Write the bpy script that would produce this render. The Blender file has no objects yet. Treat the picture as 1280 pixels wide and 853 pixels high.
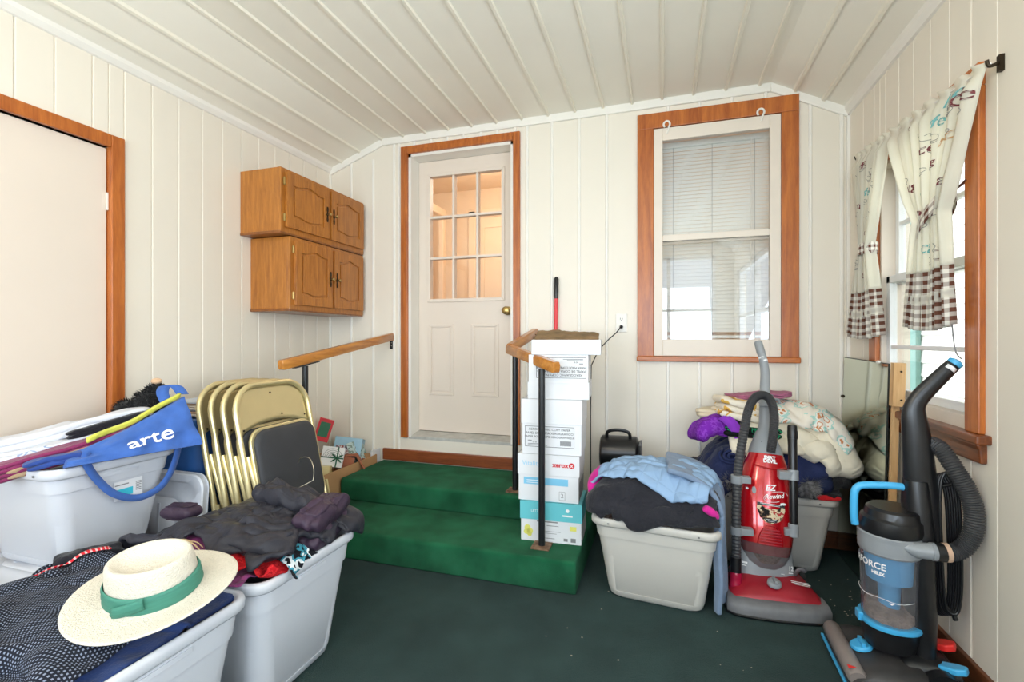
import bpy, math, random
import numpy as np
from mathutils import Vector, Matrix, noise, Euler
R = math.radians
PI = math.pi
C = bpy.context.scene.collection
random.seed(7)

# ------------------------------------------------------------------ helpers
class MB:
    def __init__(s):
        s.v = []; s.f = []; s.m = []; s.uv = {}
    def add(s, vs, fs, mi=0, M=None):
        b = len(s.v)
        if M is not None:
            vs = [M @ Vector(p) for p in vs]
        s.v += [tuple(p) for p in vs]
        for f in fs:
            s.f.append(tuple(b + i for i in f)); s.m.append(mi)
        return b
    def box(s, x0, x1, y0, y1, z0, z1, mi=0, M=None):
        vs = [(x0,y0,z0),(x1,y0,z0),(x1,y1,z0),(x0,y1,z0),(x0,y0,z1),(x1,y0,z1),(x1,y1,z1),(x0,y1,z1)]
        s.add(vs, [(0,3,2,1),(4,5,6,7),(0,1,5,4),(1,2,6,5),(2,3,7,6),(3,0,4,7)], mi, M)
    def cbox(s, c, d, mi=0, M=None):
        s.box(c[0]-d[0]/2, c[0]+d[0]/2, c[1]-d[1]/2, c[1]+d[1]/2, c[2]-d[2]/2, c[2]+d[2]/2, mi, M)
    def prism(s, poly, a0, a1, axis='z', mi=0, M=None):
        n = len(poly)
        def P(p, a):
            return {'z': (p[0], p[1], a), 'y': (p[0], a, p[1]), 'x': (a, p[0], p[1])}[axis]
        vs = [P(p, a0) for p in poly] + [P(p, a1) for p in poly]
        fs = [tuple(range(n-1, -1, -1)), tuple(range(n, 2*n))]
        fs += [(i, (i+1) % n, n+(i+1) % n, n+i) for i in range(n)]
        s.add(vs, fs, mi, M)
    def loft(s, rings, caps=True, closed=True, mi=0, M=None):
        n = len(rings[0]); vs = [p for r in rings for p in r]; fs = []
        for k in range(len(rings)-1):
            for i in range(n if closed else n-1):
                j = (i+1) % n
                fs.append((k*n+i, k*n+j, (k+1)*n+j, (k+1)*n+i))
        if caps:
            fs.append(tuple(range(n-1, -1, -1))); fs.append(tuple((len(rings)-1)*n+i for i in range(n)))
        s.add(vs, fs, mi, M)
    def tube(s, path, r, n=10, caps=True, mi=0, M=None, flat=1.0, loop=False, twist=None):
        P = [Vector(p) for p in path]; N = len(P)
        rr = r if isinstance(r, (list, tuple)) else [r]*N
        tang = []
        for i in range(N):
            a = P[(i-1) % N] if (loop or i > 0) else P[i]
            b = P[(i+1) % N] if (loop or i < N-1) else P[i]
            t = (b-a); tang.append(t.normalized() if t.length > 1e-9 else Vector((0,0,1)))
        up = Vector((0,0,1)) if abs(tang[0].z) < .9 else Vector((0,1,0))
        if twist is not None: up = Vector(twist)
        u = (up - tang[0]*up.dot(tang[0])).normalized()
        rings = []
        for i in range(N):
            t = tang[i]
            u = (u - t*u.dot(t))
            u = u.normalized() if u.length > 1e-6 else t.orthogonal().normalized()
            w = t.cross(u)
            rings.append([P[i] + u*(math.cos(2*PI*k/n)*rr[i]*flat) + w*(math.sin(2*PI*k/n)*rr[i]) for k in range(n)])
        if loop:
            rings.append(rings[0]); caps = False
        s.loft(rings, caps, True, mi, M)
    def cyl(s, a, b, r, n=16, r2=None, mi=0, M=None):
        s.tube([a, b], [r, r if r2 is None else r2], n, True, mi, M)
    def lathe(s, prof, n=24, mi=0, M=None, sx=1, sy=1, caps=False):
        s.loft([[(p[0]*sx*math.cos(2*PI*k/n), p[0]*sy*math.sin(2*PI*k/n), p[1]) for k in range(n)] for p in prof], caps, True, mi, M)
    def grid(s, fn, nu, nv, mi=0, M=None, uv=True):
        b = len(s.v)
        vs = [fn(i/(nu-1), j/(nv-1)) for j in range(nv) for i in range(nu)]
        fs = [(j*nu+i, j*nu+i+1, (j+1)*nu+i+1, (j+1)*nu+i) for j in range(nv-1) for i in range(nu-1)]
        s.add(vs, fs, mi, M)
        if uv:
            for j in range(nv):
                for i in range(nu): s.uv[b+j*nu+i] = (i/(nu-1), j/(nv-1))

MATX = {}
def mw(o): return MATX.get(o.name, Matrix.Identity(4))

def mesh_obj(name, mb, mats, parent=None, smooth=35, bevel=None, bseg=2, solid=None, subsurf=0, world=True, soff=-1.0):
    me = bpy.data.meshes.new(name)
    vs = mb.v
    loc = None
    if parent is not None:
        if world:
            inv = mw(parent).inverted(); vs = [tuple(inv @ Vector(p)) for p in vs]
    else:
        a = np.array(vs); lo = a.min(0); hi = a.max(0)
        loc = Vector(((lo[0]+hi[0])/2, (lo[1]+hi[1])/2, lo[2]))
        vs = [(p[0]-loc.x, p[1]-loc.y, p[2]-loc.z) for p in vs]
    me.from_pydata(vs, [], mb.f)
    if not isinstance(mats, (list, tuple)): mats = [mats]
    for m in mats: me.materials.append(m)
    me.polygons.foreach_set('material_index', mb.m)
    if mb.uv:
        ul = me.uv_layers.new(name='UVMap')
        for l in me.loops:
            ul.data[l.index].uv = mb.uv.get(l.vertex_index, (0, 0))
    if smooth:
        me.polygons.foreach_set('use_smooth', [True]*len(me.polygons))
        me.set_sharp_from_angle(angle=R(smooth))
    me.update()
    o = bpy.data.objects.new(name, me); C.objects.link(o)
    if parent is not None:
        o.parent = parent; MATX[o.name] = mw(parent)
    else:
        o.location = loc; MATX[o.name] = Matrix.Translation(loc)
    if bevel:
        b = o.modifiers.new('bevel', 'BEVEL'); b.width = bevel; b.segments = bseg; b.limit_method = 'ANGLE'; b.angle_limit = R(40)
        b.harden_normals = False
    if solid:
        b = o.modifiers.new('solid', 'SOLIDIFY'); b.thickness = solid; b.offset = soff
    if subsurf:
        b = o.modifiers.new('sub', 'SUBSURF'); b.levels = subsurf; b.render_levels = subsurf
    return o

def tag(o, label=None, cat=None, group=None, kind=None):
    if label: o['label'] = label
    if cat: o['category'] = cat
    if group: o['group'] = group
    if kind: o['kind'] = kind
    return o
def thing(name, label, cat, loc=(0,0,0), rotz=0, group=None, rot=None):
    o = bpy.data.objects.new(name, None); C.objects.link(o)
    o.location = loc
    e = Euler(rot if rot else (0,0,rotz)); o.rotation_euler = e
    o.empty_display_size = .05
    MATX[o.name] = Matrix.Translation(loc) @ e.to_matrix().to_4x4()
    tag(o, label, cat, group)
    return o
def structure(name, loc=(0,0,0)):
    o = bpy.data.objects.new(name, None); C.objects.link(o); o.location = loc
    MATX[o.name] = Matrix.Translation(loc); o['kind'] = 'structure'
    return o
def lpart(name, mb, m, parent, **k):       # mesh given in the parent's own coordinates
    return mesh_obj(name, mb, m, parent, world=False, **k)
def copy_tree(o, parent=None):
    c = o.copy(); C.objects.link(c)
    if parent is not None: c.parent = parent
    for ch in list(o.children): copy_tree(ch, c)
    return c
def frame(o, r, u):                        # matrix: text plane at o, running along r, up along u
    r = Vector(r).normalized(); u = Vector(u); u = (u - r*u.dot(r)).normalized(); n = r.cross(u)
    M = Matrix((r, u, n)).transposed().to_4x4(); M.translation = Vector(o)
    return M
def text_mesh(body, size, bold=0.0, align='CENTER', sx=1.0, shear=0.0, spacing=1.0):
    cu = bpy.data.curves.new('t', 'FONT'); cu.body = body; cu.size = size; cu.align_x = align; cu.align_y = 'CENTER'
    cu.offset = bold; cu.resolution_u = 3; cu.shear = shear; cu.space_character = spacing
    ob = bpy.data.objects.new('t', cu); C.objects.link(ob)
    dg = bpy.context.evaluated_depsgraph_get()
    me = bpy.data.meshes.new_from_object(ob.evaluated_get(dg))
    vs = [(v.co.x*sx, v.co.y, 0) for v in me.vertices]; fs = [tuple(p.vertices) for p in me.polygons]
    bpy.data.objects.remove(ob); bpy.data.curves.remove(cu); bpy.data.meshes.remove(me)
    return vs, fs

# ------------------------------------------------------------------ materials
def new_mat(name):
    m = bpy.data.materials.new(name); m.use_nodes = True
    nt = m.node_tree; nt.nodes.clear()
    return m, nt, nt.nodes, nt.links
def srgb(r, g, b):
    f = lambda c: (c/255/12.92) if c/255 <= .04045 else ((c/255+.055)/1.055)**2.4
    return (f(r), f(g), f(b), 1)
def mul(c, k): return (c[0]*k, c[1]*k, c[2]*k, 1)
def mat(name, col, rough=.5, metal=0, vary=.08, scale=8, bump=0, bscale=60, col2=None, coat=0, sheen=0, stretch=(1,1,1), trans=0, detail=4, spec=.5, contrast=None):
    m, nt, N, L = new_mat(name)
    out = N.new('ShaderNodeOutputMaterial'); b = N.new('ShaderNodeBsdfPrincipled'); L.new(b.outputs[0], out.inputs[0])
    tc = N.new('ShaderNodeTexCoord'); mp = N.new('ShaderNodeMapping'); mp.inputs['Scale'].default_value = stretch
    L.new(tc.outputs['Object'], mp.inputs[0])
    nz = N.new('ShaderNodeTexNoise'); nz.inputs['Scale'].default_value = scale; nz.inputs['Detail'].default_value = detail
    L.new(mp.outputs[0], nz.inputs['Vector'])
    cr = N.new('ShaderNodeValToRGB')
    lo, hi = contrast or (.3, .7)
    cr.color_ramp.elements[0].position = lo; cr.color_ramp.elements[1].position = hi
    cr.color_ramp.elements[0].color = col2 if col2 else mul(col, 1-vary); cr.color_ramp.elements[1].color = col if col2 else mul(col, 1+vary)
    L.new(nz.outputs['Fac'], cr.inputs[0]); L.new(cr.outputs[0], b.inputs['Base Color'])
    b.inputs['Roughness'].default_value = rough; b.inputs['Metallic'].default_value = metal
    b.inputs['Coat Weight'].default_value = coat; b.inputs['Sheen Weight'].default_value = sheen
    b.inputs['Specular IOR Level'].default_value = spec
    if bump:
        n2 = N.new('ShaderNodeTexNoise'); n2.inputs['Scale'].default_value = bscale; n2.inputs['Detail'].default_value = 3
        L.new(mp.outputs[0], n2.inputs['Vector'])
        bp = N.new('ShaderNodeBump'); bp.inputs['Strength'].default_value = bump; bp.inputs['Distance'].default_value = .01
        L.new(n2.outputs['Fac'], bp.inputs['Height']); L.new(bp.outputs[0], b.inputs['Normal'])
    return m
def wood(name, c1, c2, stretch=(6,6,.6), rough=.35, coat=.25, scale=6):
    m, nt, N, L = new_mat(name)
    out = N.new('ShaderNodeOutputMaterial'); b = N.new('ShaderNodeBsdfPrincipled'); L.new(b.outputs[0], out.inputs[0])
    tc = N.new('ShaderNodeTexCoord'); mp = N.new('ShaderNodeMapping'); mp.inputs['Scale'].default_value = stretch
    L.new(tc.outputs['Object'], mp.inputs[0])
    w = N.new('ShaderNodeTexNoise'); w.inputs['Scale'].default_value = scale; w.inputs['Detail'].default_value = 6; w.inputs['Distortion'].default_value = .6
    L.new(mp.outputs[0], w.inputs['Vector'])
    f = N.new('ShaderNodeTexNoise'); f.inputs['Scale'].default_value = scale*7; f.inputs['Detail'].default_value = 3
    L.new(mp.outputs[0], f.inputs['Vector'])
    mx = N.new('ShaderNodeMath'); mx.operation = 'MULTIPLY_ADD'; mx.inputs[1].default_value = .35
    L.new(f.outputs['Fac'], mx.inputs[0]); L.new(w.outputs['Fac'], mx.inputs[2])
    cr = N.new('ShaderNodeValToRGB'); cr.color_ramp.elements[0].position = .42; cr.color_ramp.elements[1].position = .9
    cr.color_ramp.elements[0].color = c1; cr.color_ramp.elements[1].color = c2
    L.new(mx.outputs[0], cr.inputs[0]); L.new(cr.outputs[0], b.inputs['Base Color'])
    b.inputs['Roughness'].default_value = rough; b.inputs['Coat Weight'].default_value = coat; b.inputs['Coat Roughness'].default_value = .2
    bp = N.new('ShaderNodeBump'); bp.inputs['Strength'].default_value = .08; bp.inputs['Distance'].default_value = .005
    L.new(f.outputs['Fac'], bp.inputs['Height']); L.new(bp.outputs[0], b.inputs['Normal'])
    return m
def glass(name, tint=(1,1,1,1), refl=1.0, rough=0.0, cover=0.0, ccol=(.5,.5,.5,1)):
    m, nt, N, L = new_mat(name)
    out = N.new('ShaderNodeOutputMaterial'); t = N.new('ShaderNodeBsdfTransparent'); t.inputs[0].default_value = tint
    g = N.new('ShaderNodeBsdfGlossy'); g.inputs['Roughness'].default_value = rough
    lw = N.new('ShaderNodeLayerWeight'); lw.inputs[0].default_value = .5
    pw = N.new('ShaderNodeMath'); pw.operation = 'POWER'; pw.inputs[1].default_value = 5; L.new(lw.outputs['Facing'], pw.inputs[0])
    sc_ = N.new('ShaderNodeMath'); sc_.operation = 'MULTIPLY_ADD'; sc_.inputs[1].default_value = .96; sc_.inputs[2].default_value = .04; L.new(pw.outputs[0], sc_.inputs[0])
    k = N.new('ShaderNodeMath'); k.operation = 'MULTIPLY'; k.inputs[1].default_value = refl; k.use_clamp = True
    L.new(sc_.outputs[0], k.inputs[0])
    mx = N.new('ShaderNodeMixShader'); L.new(k.outputs[0], mx.inputs[0])
    if cover:
        d = N.new('ShaderNodeBsdfDiffuse'); d.inputs[0].default_value = ccol
        m2 = N.new('ShaderNodeMixShader'); m2.inputs[0].default_value = cover
        L.new(t.outputs[0], m2.inputs[1]); L.new(d.outputs[0], m2.inputs[2]); L.new(m2.outputs[0], mx.inputs[1])
    else:
        L.new(t.outputs[0], mx.inputs[1])
    L.new(g.outputs[0], mx.inputs[2]); L.new(mx.outputs[0], out.inputs[0])
    return m
def fabric_uv(name, kind, c1, c2, su, sv, rough=.9, c3=None, translucent=0, vary=.1):
    """woven patterns laid out along the cloth's own u and v"""
    m, nt, N, L = new_mat(name)
    out = N.new('ShaderNodeOutputMaterial'); b = N.new('ShaderNodeBsdfPrincipled')
    tc = N.new('ShaderNodeTexCoord'); sp = N.new('ShaderNodeSeparateXYZ'); L.new(tc.outputs['UV'], sp.inputs[0])
    def M(op, a, bb, clamp=False):
        n = N.new('ShaderNodeMath'); n.operation = op; n.use_clamp = clamp
        for i, x in enumerate((a, bb)):
            if x is None: continue
            if isinstance(x, (int, float)): n.inputs[i].default_value = x
            else: L.new(x, n.inputs[i])
        return n.outputs[0]
    u = M('MULTIPLY', sp.outputs[0], su); v = M('MULTIPLY', sp.outputs[1], sv)
    if kind == 'gingham':
        a = M('LESS_THAN', M('FRACT', u, None), .5); c = M('LESS_THAN', M('FRACT', v, None), .5)
        fac = M('MULTIPLY', M('ADD', a, c), .5)
    elif kind == 'dashes':
        row = M('FLOOR', v, None)
        uu = M('FRACT', M('ADD', u, M('MULTIPLY', row, .5)), None)
        a = M('LESS_THAN', uu, .42); c = M('LESS_THAN', M('FRACT', v, None), .5)
        fac = M('MULTIPLY', a, c)
    elif kind == 'stripes':
        fac = M('LESS_THAN', M('FRACT', M('ADD', u, M('MULTIPLY', v, .3)), None), .4)
    elif kind == 'quilt':
        fac = 0
    mx = N.new('ShaderNodeMix'); mx.data_type = 'RGBA'
    if isinstance(fac, (int, float)): mx.inputs[0].default_value = fac
    else: L.new(fac, mx.inputs[0])
    mx.inputs[6].default_value = c1; mx.inputs[7].default_value = c2
    L.new(mx.outputs[2], b.inputs['Base Color']); b.inputs['Roughness'].default_value = rough
    b.inputs['Specular IOR Level'].default_value = .2
    if kind == 'quilt':
        mm = M('MINIMUM', M('ABSOLUTE', M('SUBTRACT', M('FRACT', u, None), .5), None), M('ABSOLUTE', M('SUBTRACT', M('FRACT', v, None), .5), None))
        h = M('POWER', M('MULTIPLY', mm, 2), .5)
        bp = N.new('ShaderNodeBump'); bp.inputs['Strength'].default_value = .45; bp.inputs['Distance'].default_value = .02
        L.new(h, bp.inputs['Height']); L.new(bp.outputs[0], b.inputs['Normal'])
    if translucent:
        t = N.new('ShaderNodeBsdfTranslucent'); L.new(mx.outputs[2], t.inputs[0])
        ms = N.new('ShaderNodeMixShader'); ms.inputs[0].default_value = translucent
        L.new(b.outputs[0], ms.inputs[1]); L.new(t.outputs[0], ms.inputs[2]); L.new(ms.outputs[0], out.inputs[0])
    else:
        L.new(b.outputs[0], out.inputs[0])
    return m
def blotch(name, cols, scale, rough=.9, bump=.3):
    """printed cloth: cells of several colours"""
    m, nt, N, L = new_mat(name)
    out = N.new('ShaderNodeOutputMaterial'); b = N.new('ShaderNodeBsdfPrincipled'); L.new(b.outputs[0], out.inputs[0])
    tc = N.new('ShaderNodeTexCoord'); nz = N.new('ShaderNodeTexNoise'); nz.inputs['Scale'].default_value = scale; nz.inputs['Detail'].default_value = 2
    L.new(tc.outputs['Object'], nz.inputs['Vector'])
    cr = N.new('ShaderNodeValToRGB'); cr.color_ramp.interpolation = 'CONSTANT'
    n = len(cols); E = cr.color_ramp.elements
    while len(E) < n: E.new(.5)
    for i, (p, c) in enumerate(cols):
        E[i].position = p; E[i].color = c
    L.new(nz.outputs['Fac'], cr.inputs[0]); L.new(cr.outputs[0], b.inputs['Base Color']); b.inputs['Roughness'].default_value = rough
    b.inputs['Specular IOR Level'].default_value = .2
    return m

W_ = (1,1,1,1)
MT = {}
MT['wall'] = mat('cream_wall_paint', srgb(233,225,211), .45, vary=.02, scale=2, bump=.05, bscale=25)
MT['ceil'] = mat('ceiling_paint', srgb(240,235,222), .5, vary=.02, scale=3)
MT['ceil_strip'] = mat('ceiling_strip_paint', srgb(236,230,214), .45, vary=.02)
MT['white'] = mat('white_paint', srgb(238,234,226), .4, vary=.02)
MT['door'] = mat('beige_door_paint', srgb(226,212,198), .42, vary=.015, scale=3)
MT['sash'] = mat('beige_sash_paint', srgb(229,217,203), .42, vary=.02)
MT['oak'] = wood('orange_stained_trim', srgb(150,72,20), srgb(196,112,44))
MT['oak_x'] = wood('orange_stained_trim_lengthwise', srgb(150,72,20), srgb(196,112,44), stretch=(.6,6,6))
MT['oak_y'] = wood('orange_stained_trim_depthwise', srgb(150,72,20), srgb(196,112,44), stretch=(6,.6,6))
MT['cab'] = wood('golden_oak_cabinet', srgb(150,88,28), srgb(190,122,48), stretch=(9,9,1.0), rough=.33)
MT['cab_dark'] = wood('dark_oak_edge', srgb(112,62,20), srgb(150,90,38), stretch=(5,5,.8))  # darker oak tone for the cabinet bottom panels
MT['rail'] = wood('varnished_handrail', srgb(158,92,28), srgb(206,140,62), stretch=(6,.7,6), rough=.28, coat=.4)
MT['base'] = wood('dark_brown_baseboard', srgb(72,38,20), srgb(118,66,34), stretch=(.8,.8,6), rough=.5, coat=.1)
MT['board'] = wood('reddish_brown_board', srgb(104,48,22), srgb(150,78,40), stretch=(.7,6,6), rough=.4)
MT['pine'] = wood('raw_pine', srgb(196,150,98), srgb(226,188,138), stretch=(6,6,.5), rough=.6, coat=0)
MT['carpet'] = mat('dark_green_floor_carpet', srgb(42,70,68), .95, scale=6, bump=.9, bscale=420, col2=srgb(27,54,53), sheen=.10, spec=.05)
MT['step_carpet'] = mat('green_step_carpet', srgb(38,124,84), .95, scale=6, bump=.9, bscale=420, col2=srgb(8,84,52), sheen=.08, spec=.05, detail=8, contrast=(.32,.75))
MT['bin'] = mat('grey_tote_plastic', srgb(206,209,216), .42, vary=.02, scale=3)
MT['bin_warm'] = mat('warm_grey_tote_plastic', srgb(198,194,186), .42, vary=.02, scale=3)
MT['black'] = mat('black_metal', srgb(26,27,30), .35, vary=.1)
MT['blackpl'] = mat('black_plastic', srgb(22,22,24), .28, vary=.1)
MT['brass'] = mat('worn_brass', srgb(176,150,96), .3, 1, vary=.1)
MT['dkbrass'] = mat('dark_bronze', srgb(58,48,36), .4, .8)
MT['steel'] = mat('brushed_steel', srgb(170,165,150), .28, 1)
MT['rust'] = mat('rusty_plate', srgb(150,120,96), .7, .2, scale=40, col2=srgb(98,66,46))
MT['gold'] = mat('champagne_gold_steel', srgb(222,206,156), .28, .6, vary=.04)
MT['seatpad'] = mat('charcoal_vinyl', srgb(52,53,57), .6, vary=.12, scale=12, bump=.15, bscale=300)
MT['card'] = mat('cardboard', srgb(186,142,98), .8, vary=.05)
MT['carddark'] = mat('cardboard_inside', srgb(150,112,76), .85, vary=.05)
MT['paper'] = mat('white_box_card', srgb(226,227,230), .5, vary=.01)
MT['kraft'] = mat('brown_kraft_paper', srgb(150,120,84), .75, scale=14, col2=srgb(112,90,60), bump=.3, bscale=20)
MT['teal'] = mat('teal_print', srgb(104,196,206), .5, vary=.01)
MT['sky'] = mat('pale_blue_print', srgb(126,194,226), .5, vary=.01)
MT['ink'] = mat('black_ink', srgb(40,40,42), .6, vary=.02)
MT['greyink'] = mat('grey_ink', srgb(130,130,132), .6, vary=.02)
MT['redink'] = mat('red_ink', srgb(206,30,44), .5, vary=.02)
MT['blueink'] = mat('light_blue_ink', srgb(150,206,232), .5, vary=.02)
MT['whiteink'] = mat('white_ink', srgb(244,244,244), .5, vary=.01)
MT['yellow'] = mat('yellow_print', srgb(226,222,110), .5, vary=.05)
MT['glass'] = glass('window_glass', refl=1.0)
MT['mirror'] = mat('old_mirror_silver', srgb(206,212,196), .06, 1, vary=.03, scale=3)
MT['dkedge'] = mat('dark_mirror_edge', srgb(40,46,44), .4)
MT['blind'] = mat('white_blind_slat', srgb(232,232,226), .4, vary=.01)
MT['siding'] = mat('white_siding', srgb(236,234,228), .6, vary=.01)
MT['shutter'] = mat('pale_teal_shutter', srgb(120,158,150), .6, vary=.04)
MT['vinyl'] = mat('white_vinyl_frame', srgb(240,242,244), .3, vary=.01)
MT['grass'] = mat('yard_grass', srgb(90,120,60), .9, vary=.3, scale=3)
MT['warmwall'] = mat('warm_hall_paint', srgb(238,214,184), .6, vary=.02)
MT['hallfloor'] = mat('hall_floor', srgb(150,110,76), .6)
MT['red'] = mat('metallic_red_plastic', srgb(186,14,26), .16, .25, vary=.06, coat=.8)
MT['dullred'] = mat('dusty_red_plastic', srgb(160,30,44), .35, .1, vary=.15, scale=10)
MT['vgrey'] = mat('grey_vacuum_plastic', srgb(142,146,150), .38, vary=.05)
MT['vdgrey'] = mat('dusty_dark_grey_plastic', srgb(104,104,106), .5, vary=.15, scale=20)
MT['hose'] = mat('dark_grey_hose', srgb(62,62,64), .45, vary=.08)
MT['smoke'] = glass('smoky_clear_plastic', tint=(.62,.6,.6,1), refl=1.2, rough=.05, cover=.25, ccol=srgb(150,140,140))
MT['clear'] = glass('clear_dust_cup', tint=(.86,.86,.9,1), refl=1.2, rough=.04, cover=.18, ccol=srgb(168,168,176))
MT['vblue'] = mat('sky_blue_plastic', srgb(70,172,224), .35, vary=.03)
MT['cyclone'] = mat('blue_cyclone_plastic', srgb(86,168,214), .4, vary=.05)
MT['dust'] = mat('grey_brown_dust', srgb(150,130,112), 1, vary=.25, scale=40, bump=1, bscale=120)
MT['vblack'] = mat('black_vacuum_plastic', srgb(26,26,28), .3, vary=.2, scale=15)
MT['vdust'] = mat('dusty_black_plastic', srgb(66,64,64), .5, scale=9, col2=srgb(34,33,34))
MT['vredp'] = mat('bright_red_pedal', srgb(226,44,40), .4, vary=.03)
MT['straw'] = mat('woven_straw', srgb(220,212,196), .8, vary=.05, scale=120, bump=.6, bscale=260)
MT['hatband'] = mat('green_hat_ribbon', srgb(58,122,104), .7, vary=.12, scale=30, stretch=(1,1,8))
MT['terra'] = mat('terracotta_brown', srgb(158,92,62), .7, vary=.08)
MT['bluebarrel'] = mat('blue_plastic', srgb(44,92,156), .4, vary=.04)

def cloth_mat(name, col, vary=.14, bump=.25, bs=180, rough=.9, sheen=.15, scale=14, crease=.55, cs=11):
    m = mat(name, col, rough, vary=vary, scale=scale, bump=bump, bscale=bs, sheen=sheen, spec=.2)
    nt = m.node_tree; N = nt.nodes; L = nt.links
    bp = [n for n in N if n.type == 'BUMP'][0]; mp = [n for n in N if n.type == 'MAPPING'][0]
    nz = N.new('ShaderNodeTexNoise'); nz.inputs['Scale'].default_value = cs; nz.inputs['Detail'].default_value = 5; nz.inputs['Distortion'].default_value = 1.6
    nz.noise_type = 'RIDGED_MULTIFRACTAL'
    L.new(mp.outputs[0], nz.inputs['Vector'])
    b2 = N.new('ShaderNodeBump'); b2.inputs['Strength'].default_value = crease; b2.inputs['Distance'].default_value = .012
    L.new(nz.outputs['Fac'], b2.inputs['Height']); L.new(b2.outputs[0], bp.inputs['Normal'])
    return m

# ------------------------------------------------------------------ room dimensions
D = 3.07; XL = -2.428; XR = .991; ZC = 2.642; YF = -1.3      # back wall, left wall, right wall, ceiling, wall behind the camera
WT = .12

# floor
mb = MB(); mb.box(XL-.1, XR+.1, YF-.1, D+.1, -.08, 0)
tag(mesh_obj('floor', mb, MT['carpet'], smooth=0), kind='structure')

# ceiling: flat middle, sloping edge at either side, strips over the joints
def zceil(x):
    if x < -1.965: return 2.468 + (x-XL)*(ZC-2.468)/(-1.965-XL)
    if x > .60: return ZC - (x-.60)*(ZC-2.44)/(XR-.60)
    return ZC
mb = MB()
prof = [(XL-.1, zceil(XL)-.04), (XL, zceil(XL)), (-1.965, ZC), (.60, ZC), (XR, zceil(XR)), (XR+.1, zceil(XR)-.05), (XR+.1, 2.95), (XL-.1, 2.95)]
mb.prism(prof, YF-.1, D+.1, 'y')
xs = [-2.31, -2.155, -1.965] + [-1.965+.179*k for k in range(1, 15)] + [.60+.12, .60+.26]
for x in xs:
    z = zceil(x); w = .011; t = .012
    sl = (zceil(x+.01)-zceil(x-.01))/.02
    mb.prism([(x-w, z-sl*w+.002), (x-w*.6, z-sl*w*.6-t), (x+w*.6, z+sl*w*.6-t), (x+w, z+sl*w+.002)], YF, D, 'y', 1)
tag(mesh_obj('ceiling', mb, [MT['ceil'], MT['ceil_strip']], smooth=20), kind='structure')

# back wall with door and window openings
DX0, DX1, DZ0, DZ1 = -1.75, -.953, .455, 2.505
WX0, WX1, WZ0, WZ1 = -.06, .66, 1.06, 2.47
mb = MB()
y0, y1 = D, D+WT
for (a, b, c, d) in ((XL-.1, DX0, 0, 2.75), (DX0, DX1, 0, DZ0), (DX0, DX1, DZ1, 2.75), (DX1, WX0, 0, 2.75), (WX0, WX1, 0, WZ0), (WX0, WX1, WZ1, 2.75), (WX1, XR+.1, 0, 2.75)):
    mb.box(a, b, y0, y1, c, d)
def batten(x, z0, z1, w=.0095):
    mb.prism([(x-w, D+.001), (x-w, D-.005), (x-w*.5, D-.010), (x+w*.5, D-.010), (x+w, D-.005), (x+w, D+.001)], z0, z1, 'z', 1)
for x in (-2.237, -2.046, -1.87, -1.83, -.858, -.689, -.509, -.333): batten(x, 0, 2.62 if x > -2.0 else 2.5)
for x in (.037, .216, .395, .575, -.14, .735): batten(x, 0, 1.03)
for x in (.80, .953): batten(x, 0, 2.6)
for x in (-1.702, -1.57, -1.445, -1.318, -1.191, -1.071, -.942, .037, .216, .395, .575): batten(x, 2.556, 2.62)
tag(mesh_obj('wall_back', mb, [MT['wall'], MT['white']], smooth=20), kind='structure')

# left wall: vertical boards, door opening
LY0, LY1, LZ1 = .70, 1.535, 2.05
mb = MB()
mb.box(XL-WT, XL-.006, YF-.1, LY0, 0, 2.7); mb.box(XL-WT, XL-.006, LY1, D, 0, 2.7); mb.box(XL-WT, XL-.006, LY0, LY1, LZ1, 2.7)
gy = [YF-.1] + [-1.6+.1335*k for k in range(21)] + [1.199, 1.33, 1.469, 1.601, 1.729, 1.865, 2.002, 2.128, 2.26, 2.386, 2.52, 2.65, 2.785, 2.92, D]
gy = sorted(set(round(g, 3) for g in gy if not (1.07 < g < 1.19)))
for a, b in zip(gy[:-1], gy[1:]):
    for (p, q, z0, z1) in ((a, min(b, LY0), 0, 2.7), (max(a, LY0), min(b, LY1), LZ1, 2.7), (max(a, LY1), b, 0, 2.7)):
        if q-p > .012: mb.prism([(XL-.012, p+.001), (XL-.004, p+.0015), (XL, p+.005), (XL, q-.005), (XL-.004, q-.0015), (XL-.012, q-.001)], z0, z1, 'z')
tag(mesh_obj('wall_left', mb, MT['wall'], smooth=20), kind='structure')

# right wall: boards, the window by the curtains, and wide windows further towards the camera side
RY0, RY1, RZ0, RZ1 = 1.985, 2.685, .86, 1.985
SY0, SY1, SZ0, SZ1 = -1.05, 1.25, .85, 2.1
mb = MB()
X0, X1 = XR+.006, XR+WT
for (a, b, c, d) in ((RY1, D, 0, 2.75), (RY0, RY1, 0, RZ0), (RY0, RY1, RZ1, 2.75), (SY1, RY0, 0, 2.75), (SY0, SY1, 0, SZ0), (SY0, SY1, SZ1, 2.75), (YF-.1, SY0, 0, 2.75)):
    mb.box(X0, X1, a, b, c, d)
gy = sorted([YF-.1, D, SY0, SY1, RY0, RY1] + [1.854-.128*k for k in range(28)] + [1.9825, 2.111, 2.24, 2.368, 2.496, 2.624, 2.75, 2.88])
for a, b in zip(gy[:-1], gy[1:]):
    if b-a < .012: continue
    mid = (a+b)/2
    zz = ((0, RZ0), (RZ1, 2.75)) if RY0 < mid < RY1 else ((0, SZ0), (SZ1, 2.75)) if SY0 < mid < SY1 else ((0, 2.75),)
    for z0, z1 in zz:
        mb.prism([(XR+.012, a+.001), (XR+.003, a+.0012), (XR, a+.004), (XR, b-.004), (XR+.003, b-.0012), (XR+.012, b-.001)], z0, z1, 'z')
tag(mesh_obj('wall_right', mb, MT['wall'], smooth=20), kind='structure')

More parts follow.
